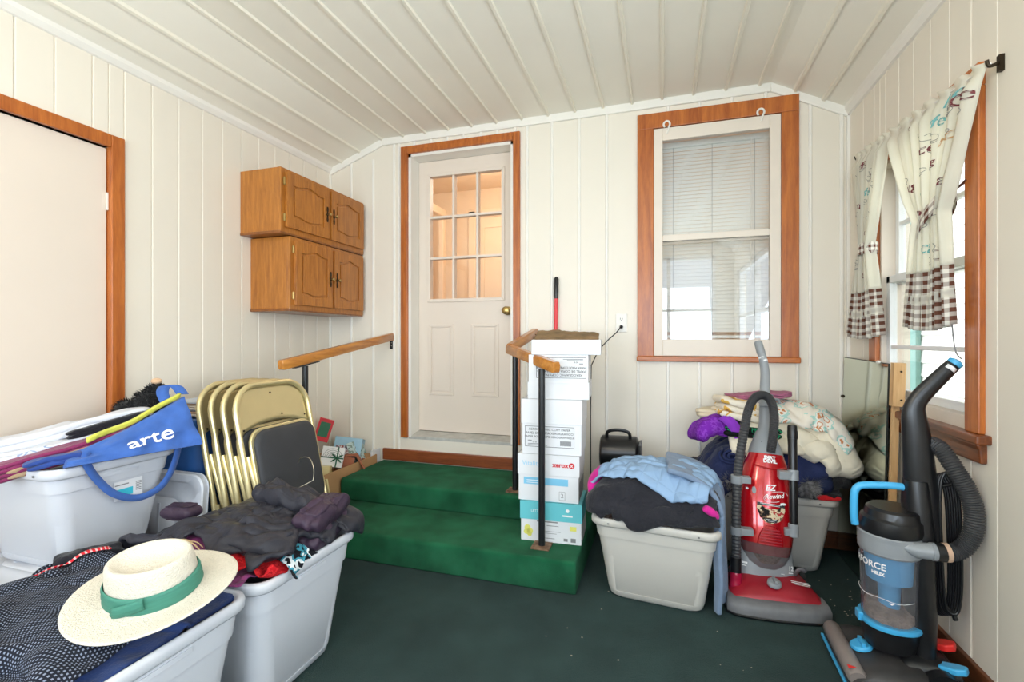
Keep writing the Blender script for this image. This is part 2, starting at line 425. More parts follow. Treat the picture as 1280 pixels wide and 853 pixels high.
# wall behind the camera with two wide windows
mb = MB()
F0 = (-2.2, -.95, .8, 2.38); F1 = (-.55, .75, .8, 2.38)
for (a, b, c, d) in ((XL-.1, F0[0], 0, 2.75), (F0[0], F0[1], 0, .8), (F0[0], F0[1], 2.38, 2.75), (F0[1], F1[0], 0, 2.75), (F1[0], F1[1], 0, .8), (F1[0], F1[1], 2.38, 2.75), (F1[1], XR+.1, 0, 2.75)):
    mb.box(a, b, YF-WT, YF, c, d)
tag(mesh_obj('wall_front', mb, MT['wall'], smooth=0), kind='structure')
def plain_window(name, axis, a0, a1, z0, z1, pos):
    w = structure(name)
    m = MB()
    def bx(p, q, r, s_):
        if axis == 'y': m.box(p, q, pos-.03, pos+.03, r, s_)
        else: m.box(pos-.03, pos+.03, p, q, r, s_)
    t = .05
    bx(a0, a0+t, z0, z1); bx(a1-t, a1, z0, z1); bx(a0, a1, z0, z0+t); bx(a0, a1, z1-t, z1); bx((a0+a1)/2-.025, (a0+a1)/2+.025, z0, z1); bx(a0, a1, (z0+z1)/2-.02, (z0+z1)/2+.02)
    mesh_obj('window_frame', m, MT['vinyl'], w, smooth=0)
    return w
plain_window('window_3', 'y', *F0, YF-.06)
plain_window('window_4', 'y', *F1, YF-.06)
plain_window('window_5', 'x', SY0, SY1, SZ0, SZ1, XR+.06)

# trims
mb = MB()
pts = [(XL+.002, zceil(XL)), (-1.965, ZC), (.60, ZC), (XR-.002, zceil(XR))]
for (a, b) in zip(pts[:-1], pts[1:]):
    h = .05
    mb.prism([(a[0], a[1]+.004), (a[0], a[1]-h), (b[0], b[1]-h), (b[0], b[1]+.004)], D-.016, D+.002, 'y')
tag(mesh_obj('trim_1', mb, MT['white'], smooth=20, bevel=.004), kind='structure')
mb = MB(); z = zceil(XL)
mb.prism([(XL-.01, z+.02), (XL+.03, z+.012), (XL+.026, z-.008), (XL+.010, z-.028), (XL-.01, z-.034)], YF, D, 'y')
tag(mesh_obj('trim_2', mb, MT['white'], smooth=20), kind='structure')
mb = MB(); z = zceil(XR)
mb.prism([(XR+.01, z+.02), (XR+.01, z-.04), (XR-.012, z-.034), (XR-.028, z-.005), (XR-.03, z+.02)], YF, D, 'y')
tag(mesh_obj('trim_3', mb, MT['white'], smooth=20), kind='structure')
mb = MB(); mb.box(XR-.016, XR+.002, D-.016, D+.002, .09, 2.42); mb.box(XL-.002, XL+.014, D-.014, D+.002, .3, 2.44)
tag(mesh_obj('trim_4', mb, MT['white'], smooth=0, bevel=.004), kind='structure')
mb = MB(); mb.box(XR-.014, XR+.004, YF, D-.014, 0, .096)
tag(mesh_obj('baseboard_right', mb, MT['base'], smooth=0, bevel=.004), kind='structure')
mb = MB(); mb.box(-.34, XR-.014, D-.014, D+.004, 0, .096)
tag(mesh_obj('baseboard_back', mb, MT['base'], smooth=0, bevel=.004), kind='structure')
mb = MB(); mb.box(-1.955, -.70, D-.022, D+.002, .284, .366)
tag(mesh_obj('baseboard_landing', mb, MT['board'], smooth=0, bevel=.005), kind='structure')

# ------------------------------------------------------------------ door_1 (left wall, plain slab)
d1 = structure('door_1', (XL, 1.1, 0))
mb = MB()
mb.box(XL-.05, XL-.012, LY0-.02, LY1-.003, 0, LZ1-.006)
mesh_obj('door_slab', mb, MT['door'], d1, smooth=0, bevel=.002)
mb = MB(); cw = .058
mb.box(XL-.03, XL+.018, LY1, LY1+cw, 0, LZ1+cw); mb.box(XL-.03, XL+.018, LY0-cw, LY0, 0, LZ1+cw); mb.box(XL-.03, XL+.0175, LY0, LY1, LZ1, LZ1+cw)
mesh_obj('door_casing', mb, MT['oak'], d1, smooth=0, bevel=.004)
for z in (1.80, .25):
    mb = MB(); mb.cyl((XL-.006, LY1-.004, z-.04), (XL-.006, LY1-.004, z+.04), .006, 10); mb.box(XL-.013, XL-.011, LY1-.02, LY1-.004, z-.038, z+.038)
    mesh_obj('hinge', mb, MT['door'], d1)

# ------------------------------------------------------------------ door_2 (back door with nine panes)
d2 = structure('door_2', (-1.35, D, DZ0))
mb = MB(); cw = .056
for (a, b, c, d) in ((DX0-cw, DX0, DZ0, DZ1+cw), (DX1, DX1+cw*.85, DZ0, DZ1+cw), (DX0, DX1, DZ1, DZ1+cw)):
    mb.box(a, b, D-.019, D+.001, c, d)
mb.box(DX0-cw*.55, DX0-.001, D-.025, D-.018, DZ0, DZ1+cw*.55); mb.box(DX0-.001, DX1, D-.025, D-.018, DZ1, DZ1+cw*.5)
mesh_obj('door_casing', mb, MT['oak'], d2, smooth=0, bevel=.003)
mb = MB(); yj = D+.115
mb.box(DX0-.001, DX0+.02, D-.004, yj+.05, DZ0, DZ1); mb.box(DX1-.02, DX1+.001, D-.004, yj+.05, DZ0, DZ1); mb.box(DX0, DX1, D-.004, yj+.05, DZ1-.02, DZ1+.001)
mesh_obj('door_jamb', mb, MT['white'], d2, smooth=0)
mb = MB(); mb.prism([(D-.002, DZ0-.01), (yj+.05, DZ0-.01), (yj+.05, DZ0+.03), (yj-.01, DZ0+.03), (D+.004, DZ0+.012), (D-.002, DZ0+.008)], DX0+.001, DX1-.001, 'x')
mesh_obj('threshold', mb, mat('worn_threshold', srgb(186,184,178), .6, vary=.15, scale=20), d2, smooth=0)
lx0, lx1, lz0, lz1 = DX0+.022, DX1-.022, DZ0+.034, DZ1-.023
gx0, gx1, gz0, gz1 = -1.635, -1.075, 1.46, 2.365      # glazed opening
leaf = MB(); yl0, yl1 = yj, yj+.042
for (a, b, c, d) in ((lx0, gx0, lz0, lz1), (gx1, lx1, lz0, lz1), (gx0, gx1, lz0, gz0), (gx0, gx1, gz1, lz1)):
    leaf.box(a, b, yl0, yl1, c, d)
lf = mesh_obj('door_leaf', leaf, MT['door'], d2, smooth=0)
mb = MB()
def rect_mould(m, x0, x1, z0, z1, y, w=.018, t=.012):
    m.prism([(x0, z0), (x1, z0), (x1-w, z0+w), (x0+w, z0+w)], y-t, y+.002, 'y'); m.prism([(x0, z1), (x0+w, z1-w), (x1-w, z1-w), (x1, z1)], y-t, y+.002, 'y')
    m.prism([(x0, z0), (x0+w, z0+w), (x0+w, z1-w), (x0, z1)], y-t, y+.002, 'y'); m.prism([(x1, z0), (x1, z1), (x1-w, z1-w), (x1-w, z0+w)], y-t, y+.002, 'y')
rect_mould(mb, gx0-.022, gx1+.022, gz0-.022, gz1+.022, yl0, .024, .012)
for k in (1, 2):
    x = gx0+(gx1-gx0)*k/3; mb.box(x-.009, x+.009, yl0-.006, yl1, gz0, gz1)
    z = gz0+(gz1-gz0)*k/3; mb.box(gx0, gx1, yl0-.005, yl1, z-.009, z+.009)
mesh_obj('pane_grid', mb, MT['door'], lf, smooth=0, bevel=.003)
mb = MB(); mb.box(gx0, gx1, yl0+.018, yl0+.022, gz0, gz1)
mesh_obj('glass_pane', mb, MT['glass'], lf, smooth=0)
for (a, b) in ((-1.645, -1.445), (-1.305, -1.10)):
    mb = MB(); z0, z1 = .755, 1.275
    rect_mould(mb, a, b, z0, z1, yl0, .02, .010)
    mb.prism([(a+.03, z0+.03), (b-.03, z0+.03), (b-.03, z1-.03), (a+.03, z1-.03)], yl0-.005, yl0+.002, 'y')
    mesh_obj('raised_panel', mb, MT['door'], lf, smooth=0, bevel=.003)
mb = MB(); kx, kz = -1.03, 1.365
mb.lathe([(0, -.001), (.03, 0), (.031, .006), (.012, .012), (.011, .03), (.022, .038), (.029, .05), (.026, .062), (.014, .068), (0, .069)], 24, M=Matrix.Translation((kx, yl0, kz)) @ Matrix.Rotation(R(90), 4, 'X'))
mesh_obj('door_knob', mb, MT['brass'], lf)

# hall behind the door
mb = MB(); hx0, hx1, hy1 = -2.9, -.55, 5.0
mb.box(hx0-.05, hx0, D+WT, hy1, .4, 2.9); mb.box(hx1, hx1+.05, D+WT, hy1, .4, 2.9); mb.box(hx0, hx1, hy1, hy1+.05, .4, 2.9)
mb.box(hx0-.05, hx1+.05, D+WT, hy1+.05, 2.85, 2.9)
tag(mesh_obj('wall_hall', mb, MT['warmwall'], smooth=0), kind='structure')
mb = MB(); mb.box(hx0, hx1, D+WT, hy1, .42, .485)
tag(mesh_obj('floor_hall', mb, MT['hallfloor'], smooth=0), kind='structure')
d3 = structure('door_3', (-1.55, hy1, .49))
mb = MB(); mb.box(-1.98, -1.18, hy1-.04, hy1, .49, 2.52); rect_mould(mb, -1.90, -1.62, 1.5, 2.42, hy1-.04); rect_mould(mb, -1.54, -1.26, 1.5, 2.42, hy1-.04); rect_mould(mb, -1.9, -1.62, .62, 1.38, hy1-.04); rect_mould(mb, -1.54, -1.26, .62, 1.38, hy1-.04)
mesh_obj('door_leaf', mb, MT['warmwall'], d3, smooth=0)
mb = MB(); mb.box(-2.07, -1.98, hy1-.06, hy1, .49, 2.60); mb.box(-1.18, -1.09, hy1-.06, hy1, .49, 2.60); mb.box(-2.07, -1.09, hy1-.06, hy1, 2.52, 2.61)
mesh_obj('door_casing', mb, MT['warmwall'], d3, smooth=0, bevel=.01)
d4 = structure('door_4', (-2.3, 4.0, .49))
mb = MB(); mb.box(-2.32, -2.26, 3.88, 3.96, .485, 2.5); mb.box(-2.32, -2.26, 4.7, 4.78, .485, 2.5); mb.box(-2.32, -2.26, 3.88, 4.78, 2.5, 2.58)
mesh_obj('door_casing', mb, MT['warmwall'], d4, smooth=0, bevel=.01)
mb = MB(); mb.box(-2.34, -2.28, 3.30, 3.40, .485, 2.35)
mesh_obj('door_edge', mb, MT['oak'], d4, smooth=0, bevel=.004)

# ------------------------------------------------------------------ window_1 (back wall, storm sash in wide wood casing)
w1 = structure('window_1', (.3, D, 1.03))
mb = MB(); cx0, cx1, cz1 = -.143, .742, 2.556
mb.box(cx0, -.047, D-.020, D+.001, 1.06, 2.462); mb.box(.652, cx1, D-.020, D+.001, 1.06, 2.462)
mb.box(cx0, cx1, D-.0205, D+.001, 2.462, cz1)
mesh_obj('window_casing', mb, MT['oak'], w1, smooth=0, bevel=.003)
mb = MB(); mb.box(cx0-.004, cx1+.006, D-.035, D+.001, 1.03, 1.062)
mesh_obj('window_stool', mb, MT['oak_x'], w1, smooth=0, bevel=.006)
mb = MB(); sx0, sx1, sz0, sz1 = -.046, .651, 1.064, 2.458
gl0, gl1 = .006, .594
mb.box(sx0, gl0, D-.016, D+.02, sz0, sz1); mb.box(gl1, sx1, D-.016, D+.02, sz0, sz1)
mb.box(gl0, gl1, D-.016, D+.02, sz0, 1.165); mb.box(gl0, gl1, D-.016, D+.02, 2.382, sz1); mb.box(gl0, gl1, D-.012, D+.02, 1.765, 1.803)
sash = mesh_obj('storm_sash', mb, MT['sash'], w1, smooth=0, bevel=.003)
for x in (.03, .545):
    mb = MB(); P = [(x+.018*math.cos(a), D-.026, 2.474+.020*math.sin(a)) for a in [R(-50)+R(280)*k/12 for k in range(13)]]
    mb.tube([(x, D-.018, 2.42)]+[(x+.012, D-.022, 2.455)]+P, .006, 8)
    mesh_obj('hook', mb, MT['white'], sash)
for (a, b) in ((1.165, 1.765), (1.803, 2.382)):
    mb = MB(); mb.box(gl0, gl1, D+.004, D+.007, a, b)
    mesh_obj('glass_pane', mb, glass('storm_glass', refl=2.6), w1, smooth=0)
mb = MB(); mb.box(-.06, .66, D+.06, D+.085, 1.76, 1.80); mb.box(-.06, 0, D+.05, D+.09, 1.06, 2.47); mb.box(.61, .66, D+.05, D+.09, 1.06, 2.47)
mesh_obj('inner_frame', mb, MT['sash'], w1, smooth=0)
# mini blind
bl = thing('window_blind', 'white mini blind hanging behind the glass of the wood framed back window', 'blind', (.3, D+.15, 2.42))
mb = MB(); mb.box(-.03, .64, D+.125, D+.165, 2.385, 2.42)
mesh_obj('head_rail', mb, MT['blind'], bl, smooth=0, bevel=.004)
mb = MB(); zz = 2.375; n = 0
while zz > 1.2:
    mb.prism([(D+.139, zz-.0125), (D+.142, zz-.001), (D+.150, zz+.0115), (D+.1508, zz+.0108), (D+.1435, zz-.0015), (D+.140, zz-.0128)], -.025, .635, 'x'); zz -= .0235
mesh_obj('slats', mb, MT['blind'], bl, smooth=60)
mb = MB(); mb.box(-.025, .635, D+.132, D+.158, 1.172, 1.19)
mesh_obj('bottom_rail', mb, MT['blind'], bl, smooth=0, bevel=.003)
for x in (.07, .30, .54):
    mb = MB(); mb.cyl((x, D+.132, 1.18), (x, D+.132, 2.39), .0012, 6)
    mesh_obj('ladder_cord', mb, MT['greyink'], bl)
mb = MB(); mb.cyl((.52, D+.126, 1.5), (.52, D+.126, 2.39), .003, 8)
mesh_obj('tilt_wand', mb, MT['white'], bl)
mb = MB(); mb.box(-.3, -.25, D+WT, 4.3, .6, 2.8); mb.box(.95, 1.0, D+WT, 4.3, .6, 2.8); mb.box(-.3, 1.0, 4.3, 4.35, .6, 2.8); mb.box(-.3, 1.0, D+WT, 4.3, 2.75, 2.8); mb.box(-.3, 1.0, D+WT, 4.3, .6, .65)
tag(mesh_obj('wall_kitchen', mb, MT['warmwall'], smooth=0), kind='structure')

# ------------------------------------------------------------------ window_2 (right wall)
w2 = structure('window_2', (XR, 2.33, .84))
mb = MB(); cw = .075
mb.box(XR-.02, XR+.001, RY0-cw, RY0, RZ0, RZ1); mb.box(XR-.02, XR+.001, RY1, RY1+cw, RZ0-.02, RZ1); mb.box(XR-.0205, XR+.001, RY0-cw, RY1+cw, RZ1, RZ1+cw)
mesh_obj('window_casing', mb, MT['oak'], w2, smooth=0, bevel=.004)
mb = MB(); mb.box(XR-.040, XR+.05, RY0-cw-.03, RY1+cw, RZ0-.03, RZ0)
mb.prism([(XR+.001, RZ0-.03), (XR-.030, RZ0-.03), (XR-.022, RZ0-.05), (XR-.018, RZ0-.095), (XR+.001, RZ0-.095)], RY0-cw-.01, RY1+cw, 'y')
mesh_obj('window_stool', mb, wood('dark_window_stool', srgb(84,40,16), srgb(140,76,34), stretch=(6,.6,6)), w2, smooth=0, bevel=.006)
mb = MB()
mb.box(XR, XR+.09, RY0-.001, RY0+.014, RZ0, RZ1); mb.box(XR, XR+.09, RY1-.014, RY1+.001, RZ0, RZ1); mb.box(XR, XR+.09, RY0, RY1, RZ1-.014, RZ1+.001); mb.box(XR+.0, XR+.10, RY0, RY1, RZ0-.001, RZ0+.045)
mesh_obj('window_jamb', mb, MT['sash'], w2, smooth=0)
zm = 1.43
def sash2(name, z0, z1, x, mid):
    m = MB(); a, b = RY0+.015, RY1-.015; t = .034
    m.box(x, x+.03, a, a+t, z0, z1); m.box(x, x+.03, b-t, b, z0, z1); m.box(x, x+.03, a, b, z0, z0+t); m.box(x, x+.03, a, b, z1-t, z1)
    if mid: m.box(x+.004, x+.026, a, b, mid-.009, mid+.009)
    s_ = mesh_obj(name, m, MT['vinyl'], w2, smooth=0, bevel=.003)
    g = MB(); g.box(x+.013, x+.016, a+t, b-t, z0+t, z1-t)
    mesh_obj('glass_pane', g, MT['glass'], s_, smooth=0)
sash2('upper_sash', zm-.01, RZ1-.015, XR+.055, 1.70)
sash2('lower_sash', RZ0+.05, zm+.03, XR+.02, 1.13)

# outside the right window
mb = MB(); nx = 3.0
k = 0; z = -.6
while z < 4.2:
    mb.prism([(nx, z), (nx+.02, z+.17), (nx+.10, z+.17), (nx+.10, z)], -4, 9, 'y'); z += .165
tag(mesh_obj('house_siding', mb, MT['siding'], smooth=0), 'white lap siding of the neighbouring house seen through the curtained window', 'house')
hw = thing('house_window', 'teal trimmed window in the white siding seen past the curtains', 'window', (nx-.02, 7.6, .5))
mb = MB(); mb.box(nx-.05, nx+.01, 7.0, 7.16, .4, 2.6); mb.box(nx-.05, nx+.01, 7.95, 8.1, .4, 2.6); mb.box(nx-.05, nx+.01, 7.0, 8.1, 2.5, 2.65); mb.box(nx-.05, nx+.01, 7.0, 8.1, .3, .42); mb.box(nx-.04, nx+.01, 7.1, 8.0, 1.5, 1.57)
mesh_obj('frame', mb, MT['shutter'], hw, smooth=0, bevel=.01)
mb = MB(); mb.box(nx-.02, nx-.01, 7.1, 8.0, .4, 2.52)
mesh_obj('pane', mb, mat('dark_pane', srgb(120,140,140), .1), hw, smooth=0)
mb = MB(); mb.box(1.2, 12, -12, 16, -.75, -.65); mb.box(-12, 1.2, -14, -1.6, -.75, -.65)
tag(mesh_obj('ground', mb, MT['grass'], smooth=0), kind='structure')

# ------------------------------------------------------------------ lettering helper
def letter(name, parent, o, r, u, lines, mt):
    """lines: (text, size, dx, dy[, kwargs]) laid out on the plane at o; non-text entries: ('rect', x0, x1, y0, y1) or ('frame', x0, x1, y0, y1, w) or ('disc', x, y, rad)"""
    mb = MB(); M = frame(o, r, u)
    for ln in lines:
        if ln[0] == 'rect':
            _, a, b, c, d = ln; mb.add([(a,c,0),(b,c,0),(b,d,0),(a,d,0)], [(0,1,2,3)], 0, M)
        elif ln[0] == 'frame':
            _, a, b, c, d, w = ln
            for (p, q, s_, t) in ((a,b,c,c+w),(a,b,d-w,d),(a,a+w,c+w,d-w),(b-w,b,c+w,d-w)):
                mb.add([(p,s_,0),(q,s_,0),(q,t,0),(p,t,0)], [(0,1,2,3)], 0, M)
        elif ln[0] == 'disc':
            _, x, y, rad = ln[:4]; mb.add([(x+rad*math.cos(2*PI*k/20), y+rad*math.sin(2*PI*k/20), 0) for k in range(20)], [tuple(range(20))], 0, M)
        else:
            kw = ln[4] if len(ln) > 4 else {}
            vs, fs = text_mesh(ln[0], ln[1], **kw)
            mb.add([(x+ln[2], y+ln[3], 0) for x, y, z in vs], fs, 0, M)
    return mesh_obj(name, mb, mt, parent, smooth=0)

# ------------------------------------------------------------------ carpeted steps
st = thing('carpeted_steps', 'two green carpeted steps leading up to the nine pane back door', 'steps', (-1.14, 2.6, 0))
def carpet_block(x0, x1, ya, yb, z0, z1, r=.022):
    m = MB()
    P = [(ya+.004, z0), (ya, z0+.02), (ya, z1-r)] + [(ya+r-r*math.cos(t), z1-r+r*math.sin(t)) for t in [R(15*k) for k in range(1, 7)]] + [(yb, z1), (yb, z0)]
    m.prism(P, x0, x1, 'x'); return m
mesh_obj('lower_step', carpet_block(-1.95, -.372, 2.145, D-.02, 0, .15), MT['step_carpet'], st, smooth=50, bevel=.008)
mesh_obj('upper_step', carpet_block(-1.945, -.70, 2.555, D-.022, .1502, .284), MT['step_carpet'], st, smooth=50, bevel=.008)

# ------------------------------------------------------------------ outlet, plug, broom
ot = thing('wall_outlet', 'white duplex outlet with cover plate on the panelled back wall', 'outlet', (-.241, D, 1.268))
mb = MB(); mb.box(-.277, -.205, D-.008, D, 1.21, 1.326); mesh_obj('cover_plate', mb, MT['white'], ot, smooth=0, bevel=.003)
for z in (1.293, 1.243):
    mb = MB(); mb.lathe([(0, 0), (.017, 0), (.017, .003), (0, .0032)], 20, M=Matrix.Translation((-.241, D-.008, z)) @ Matrix.Rotation(R(90), 4, 'X'))
    so = mesh_obj('socket', mb, MT['white'], ot)
    mb = MB(); mb.box(-.249, -.2465, D-.0118, D-.011, z-.004, z+.007); mb.box(-.236, -.2335, D-.0118, D-.011, z-.003, z+.006); mb.cyl((-.241, D-.011, z-.009), (-.241, D-.0118, z-.009), .0028, 8)
    mesh_obj('slot', mb, MT['ink'], so, smooth=0)
pl = thing('power_cord', 'dark cord plugged into the white outlet, running down behind the boxes', 'cord', (-.241, D-.012, 1.243))
mb = MB(); mb.tube([(-.241, D-.0125, 1.243), (-.241, D-.024, 1.243), (-.243, D-.034, 1.241), (-.246, D-.042, 1.236)], [.011, .012, .009, .004], 10); mesh_obj('plug', mb, MT['blackpl'], pl)
mb = MB(); mb.tube([(-.246, D-.042, 1.236), (-.268, D-.07, 1.205), (-.31, D-.10, 1.165), (-.37, D-.11, 1.10), (-.42, D-.08, 1.0), (-.43, D-.04, .7), (-.43, D-.03, .3)], .0035, 8); mesh_obj('cable', mb, MT['blackpl'], pl)
br = thing('broom', 'red handled broom with black grip leaning on the back wall behind the boxes', 'broom', (-.655, 2.98, .15))
mb = MB(); mb.cyl((-.655, 2.98, .40), (-.655, 3.048, 1.50), .0115, 14); mesh_obj('handle', mb, mat('red_handle_paint', srgb(222,52,62), .35), br)
mb = MB(); mb.tube([(-.655, 3.043, 1.43), (-.655, 3.045, 1.47), (-.655, 3.0495, 1.56), (-.655, 3.050, 1.572)], [.0125, .0145, .0145, .008], 14); mesh_obj('grip', mb, MT['blackpl'], br)
mb = MB(); mb.loft([[(-.655+.12*k*.5*c_, 2.975+.02*s_, z) for c_, s_ in [(math.cos(t), math.sin(t)) for t in [2*PI*i/16 for i in range(16)]]] for z, k in ((.155, 2.0), (.30, 1.6), (.38, .8), (.42, .35))]); mesh_obj('bristles', mb, MT['greyink'], br)

# ------------------------------------------------------------------ cabinets on the left wall
def cabinet(name_label, x1, ya, yb, z0, z1, n_hinge_side):
    t = thing('wall_cabinet', name_label, 'cabinet', (XL, (ya+yb)/2, z0), group='oak wall cabinets')
    m = MB(); fr = .02
    m.box(XL+.001, x1-fr, ya, yb, z0+.006, z1)
    mesh_obj('carcass', m, MT['cab'], t, smooth=0, bevel=.002)
    m = MB(); s_ = .038; mid = (ya+yb)/2+.01
    m.box(x1-fr, x1, ya-.001, ya+s_, z0, z1); m.box(x1-fr, x1, yb-s_, yb, z0, z1); m.box(x1-fr, x1, ya+s_, yb-s_, z0, z0+s_); m.box(x1-fr, x1, ya+s_, yb-s_, z1-s_, z1); m.box(x1-fr, x1, mid-s_/2, mid+s_/2, z0+s_, z1-s_)
    m.box(x1-fr+.002, x1-.008, ya+s_, yb-s_, z0+s_, z1-s_)
    mesh_obj('face_frame', m, MT['cab'], t, smooth=0, bevel=.002)
    m = MB(); m.box(XL+.001, x1-.002, ya-.004, yb, z0-.010, z0+.006); mesh_obj('bottom_panel', m, MT['cab_dark'], t, smooth=0, bevel=.003)
    for k, (a, b) in enumerate(((ya+.030, mid-.010), (mid+.012, yb-.022))):
        m = MB(); xa, xb = x1+.001, x1+.02; z2, z3 = z0+.03, z1-.022; w = .05
        m.box(xa, xb-.009, a, b, z2, z3)
        # arched raised panel: frame pieces stand proud of the recess, arch cut in the top rail
        N = 15; arch = lambda s: .022*(.5-.5*math.cos(2*PI*min(1, max(0, (s-.1)/.8))))
        top = [(a+w+(b-a-2*w)*i/(N-1), z3-w-.02+arch(i/(N-1))) for i in range(N)]
        for i in range(N-1):
            m.prism([top[i], top[i+1], (top[i+1][0], z3), (top[i][0], z3)], xb-.010, xb, 'x')
        bot = [(a+w+(b-a-2*w)*i/(N-1), z2+w+.014-arch(i/(N-1))*.7) for i in range(N)]
        for i in range(N-1):
            m.prism([(bot[i][0], z2), (bot[i+1][0], z2), bot[i+1], bot[i]], xb-.010, xb, 'x')
        m.box(xb-.010, xb, a, a+w, z2, z3); m.box(xb-.010, xb, b-w, b, z2, z3)
        dr = mesh_obj('cabinet_door', m, MT['cab'], t, smooth=0, bevel=.0015)
        m = MB(); g = .014
        pan = [(p[0]+(g if i == 0 else -g if i == N-1 else 0), p[1]-g) for i, p in enumerate(top)]
        pb = [(p[0]+(g if i == 0 else -g if i == N-1 else 0), p[1]+g) for i, p in enumerate(bot)]
        m.prism(pb+pan[::-1], xb-.010, xb-.001, 'x')
        mesh_obj('raised_panel', m, MT['cab'], dr, smooth=0, bevel=.007)
        hy = b-.022 if k == 0 else a+.022; hz = (z2+z3)/2-.005
        m = MB(); m.prism([(hy-.005, hz-.05), (hy+.005, hz-.05), (hy+.008, hz-.03), (hy+.004, hz-.012), (hy+.011, hz), (hy+.004, hz+.012), (hy+.008, hz+.03), (hy+.005, hz+.05), (hy-.005, hz+.05), (hy-.008, hz+.03), (hy-.004, hz+.012), (hy-.011, hz), (hy-.004, hz-.012), (hy-.008, hz-.03)], xb, xb+.003, 'x')
        bp = mesh_obj('backplate', m, MT['dkbrass'], dr, smooth=0)
        m = MB(); m.lathe([(.004, 0), (.004, .012), (.010, .018), (.011, .024), (.007, .029), (0, .030)], 14, M=Matrix.Translation((xb+.002, hy, hz)) @ Matrix.Rotation(R(90), 4, 'Y'))
        mesh_obj('knob', m, MT['brass'], bp)
        for z in (z2+.055, z3-.055):
            m = MB(); yy = a-.006 if k == 0 else b+.005
            m.cyl((x1+.004, yy, z-.022), (x1+.004, yy, z+.022), .006, 10); m.box(x1, x1+.004, yy-.008, yy+.004, z-.018, z+.018)
            mesh_obj('hinge', m, MT['brass'], dr)
    return t
cabinet('upper oak wall cabinet, the deeper of the stacked pair with two arched panel doors', -2.124, 2.25, 3.058, 1.80, 2.178, 0)
cabinet('lower oak wall cabinet tucked under the wider one, with two arched panel doors', -2.127, 2.325, 3.058, 1.345, 1.786, 0)

# ------------------------------------------------------------------ handrails
def rail_piece(m, a, b, w=.042, h=.052):
    a = Vector(a); b = Vector(b); t = (b-a).normalized(); s_ = t.cross(Vector((0,0,1))).normalized(); u = s_.cross(t)
    def ring(c, k):
        pts = []
        for (x, y) in ((-.5,-.32),(-.42,-.5),(.42,-.5),(.5,-.32),(.5,.28),(.36,.5),(-.36,.5),(-.5,.28)):
            pts.append(c + s_*x*w*k + u*y*h*k)
        return pts
    m.loft([ring(a, .8), ring(a+t*.008, 1), ring(b-t*.008, 1), ring(b, .8)])
hl = thing('handrail', 'sloping wooden handrail with one black post left of the steps', 'handrail', (-1.895, 2.2, 0), group='handrails beside the steps')
mb = MB(); rail_piece(mb, (-1.895, 2.005, 1.030), (-1.885, D-.004, 1.185)); mesh_obj('rail', mb, MT['rail'], hl, smooth=30)
mb = MB(); mb.cyl((-1.895, 2.185, .0), (-1.895, 2.185, 1.018), .0165, 16); po = mesh_obj('post', mb, MT['black'], hl)
mb = MB(); mb.box(-1.925, -1.865, 2.16, 2.21, -.0, .008); mesh_obj('foot_plate', mb, MT['rust'], po, smooth=0)
mb = MB(); mb.prism([(2.10, 1.008), (2.29, 1.035), (2.29, 1.041), (2.10, 1.014)], -1.908, -1.882, 'x'); mesh_obj('rail_strap', mb, MT['black'], po, smooth=0)
def bracket(x, z, par):
    m = MB(); m.box(x-.016, x+.016, D-.006, D, z-.055, z+.012); m.box(x-.014, x+.014, D-.06, D, z+.004, z+.010)
    b_ = mesh_obj('wall_bracket', m, MT['black'], par, smooth=0, bevel=.002)
    for dz in (-.03, -.008):
        m = MB(); m.lathe([(0, .003), (.004, .002), (.005, 0)], 10, M=Matrix.Translation((x, D-.006, z+dz)) @ Matrix.Rotation(R(90), 4, 'X')); mesh_obj('screw', m, MT['steel'], b_)
bracket(-1.888, 1.148, hl)
hr = thing('handrail', 'two piece wooden handrail on two black posts in front of the white boxes', 'handrail', (-.7, 2.45, .15), group='handrails beside the steps')
A = (-.80, D-.004, 1.212); B = (-.832, 2.62, 1.105); E2 = (-.452, 2.195, 1.028)
B = (-.83, 2.60, 1.112)
E2 = (-.468, 2.19, 1.032)
mb = MB(); rail_piece(mb, A, (B[0], B[1]-.01, B[2])); mesh_obj('rail', mb, MT['rail'], hr, smooth=30)
mb = MB(); rail_piece(mb, (B[0]-.012, B[1]+.012, B[2]), E2); mesh_obj('rail', mb, MT['rail'], hr, smooth=30)
for (x, y, z0, z1) in ((-.812, 2.645, .284, 1.085), (-.560, 2.268, .15, 1.02)):
    mb = MB(); mb.cyl((x, y, z0+.004), (x, y, z1), .0165, 16); po = mesh_obj('post', mb, MT['black'], hr)
    mb = MB(); mb.cbox((x, y, z0+.004), (.09, .09, .007)); 
    for dx in (-.034, .034): mb.cyl((x+dx, y-.03, z0+.007), (x+dx, y-.03, z0+.011), .006, 8)
    mesh_obj('foot_plate', mb, MT['rust'], po, smooth=0, bevel=.001)
bracket(-.79, 1.172, hr)

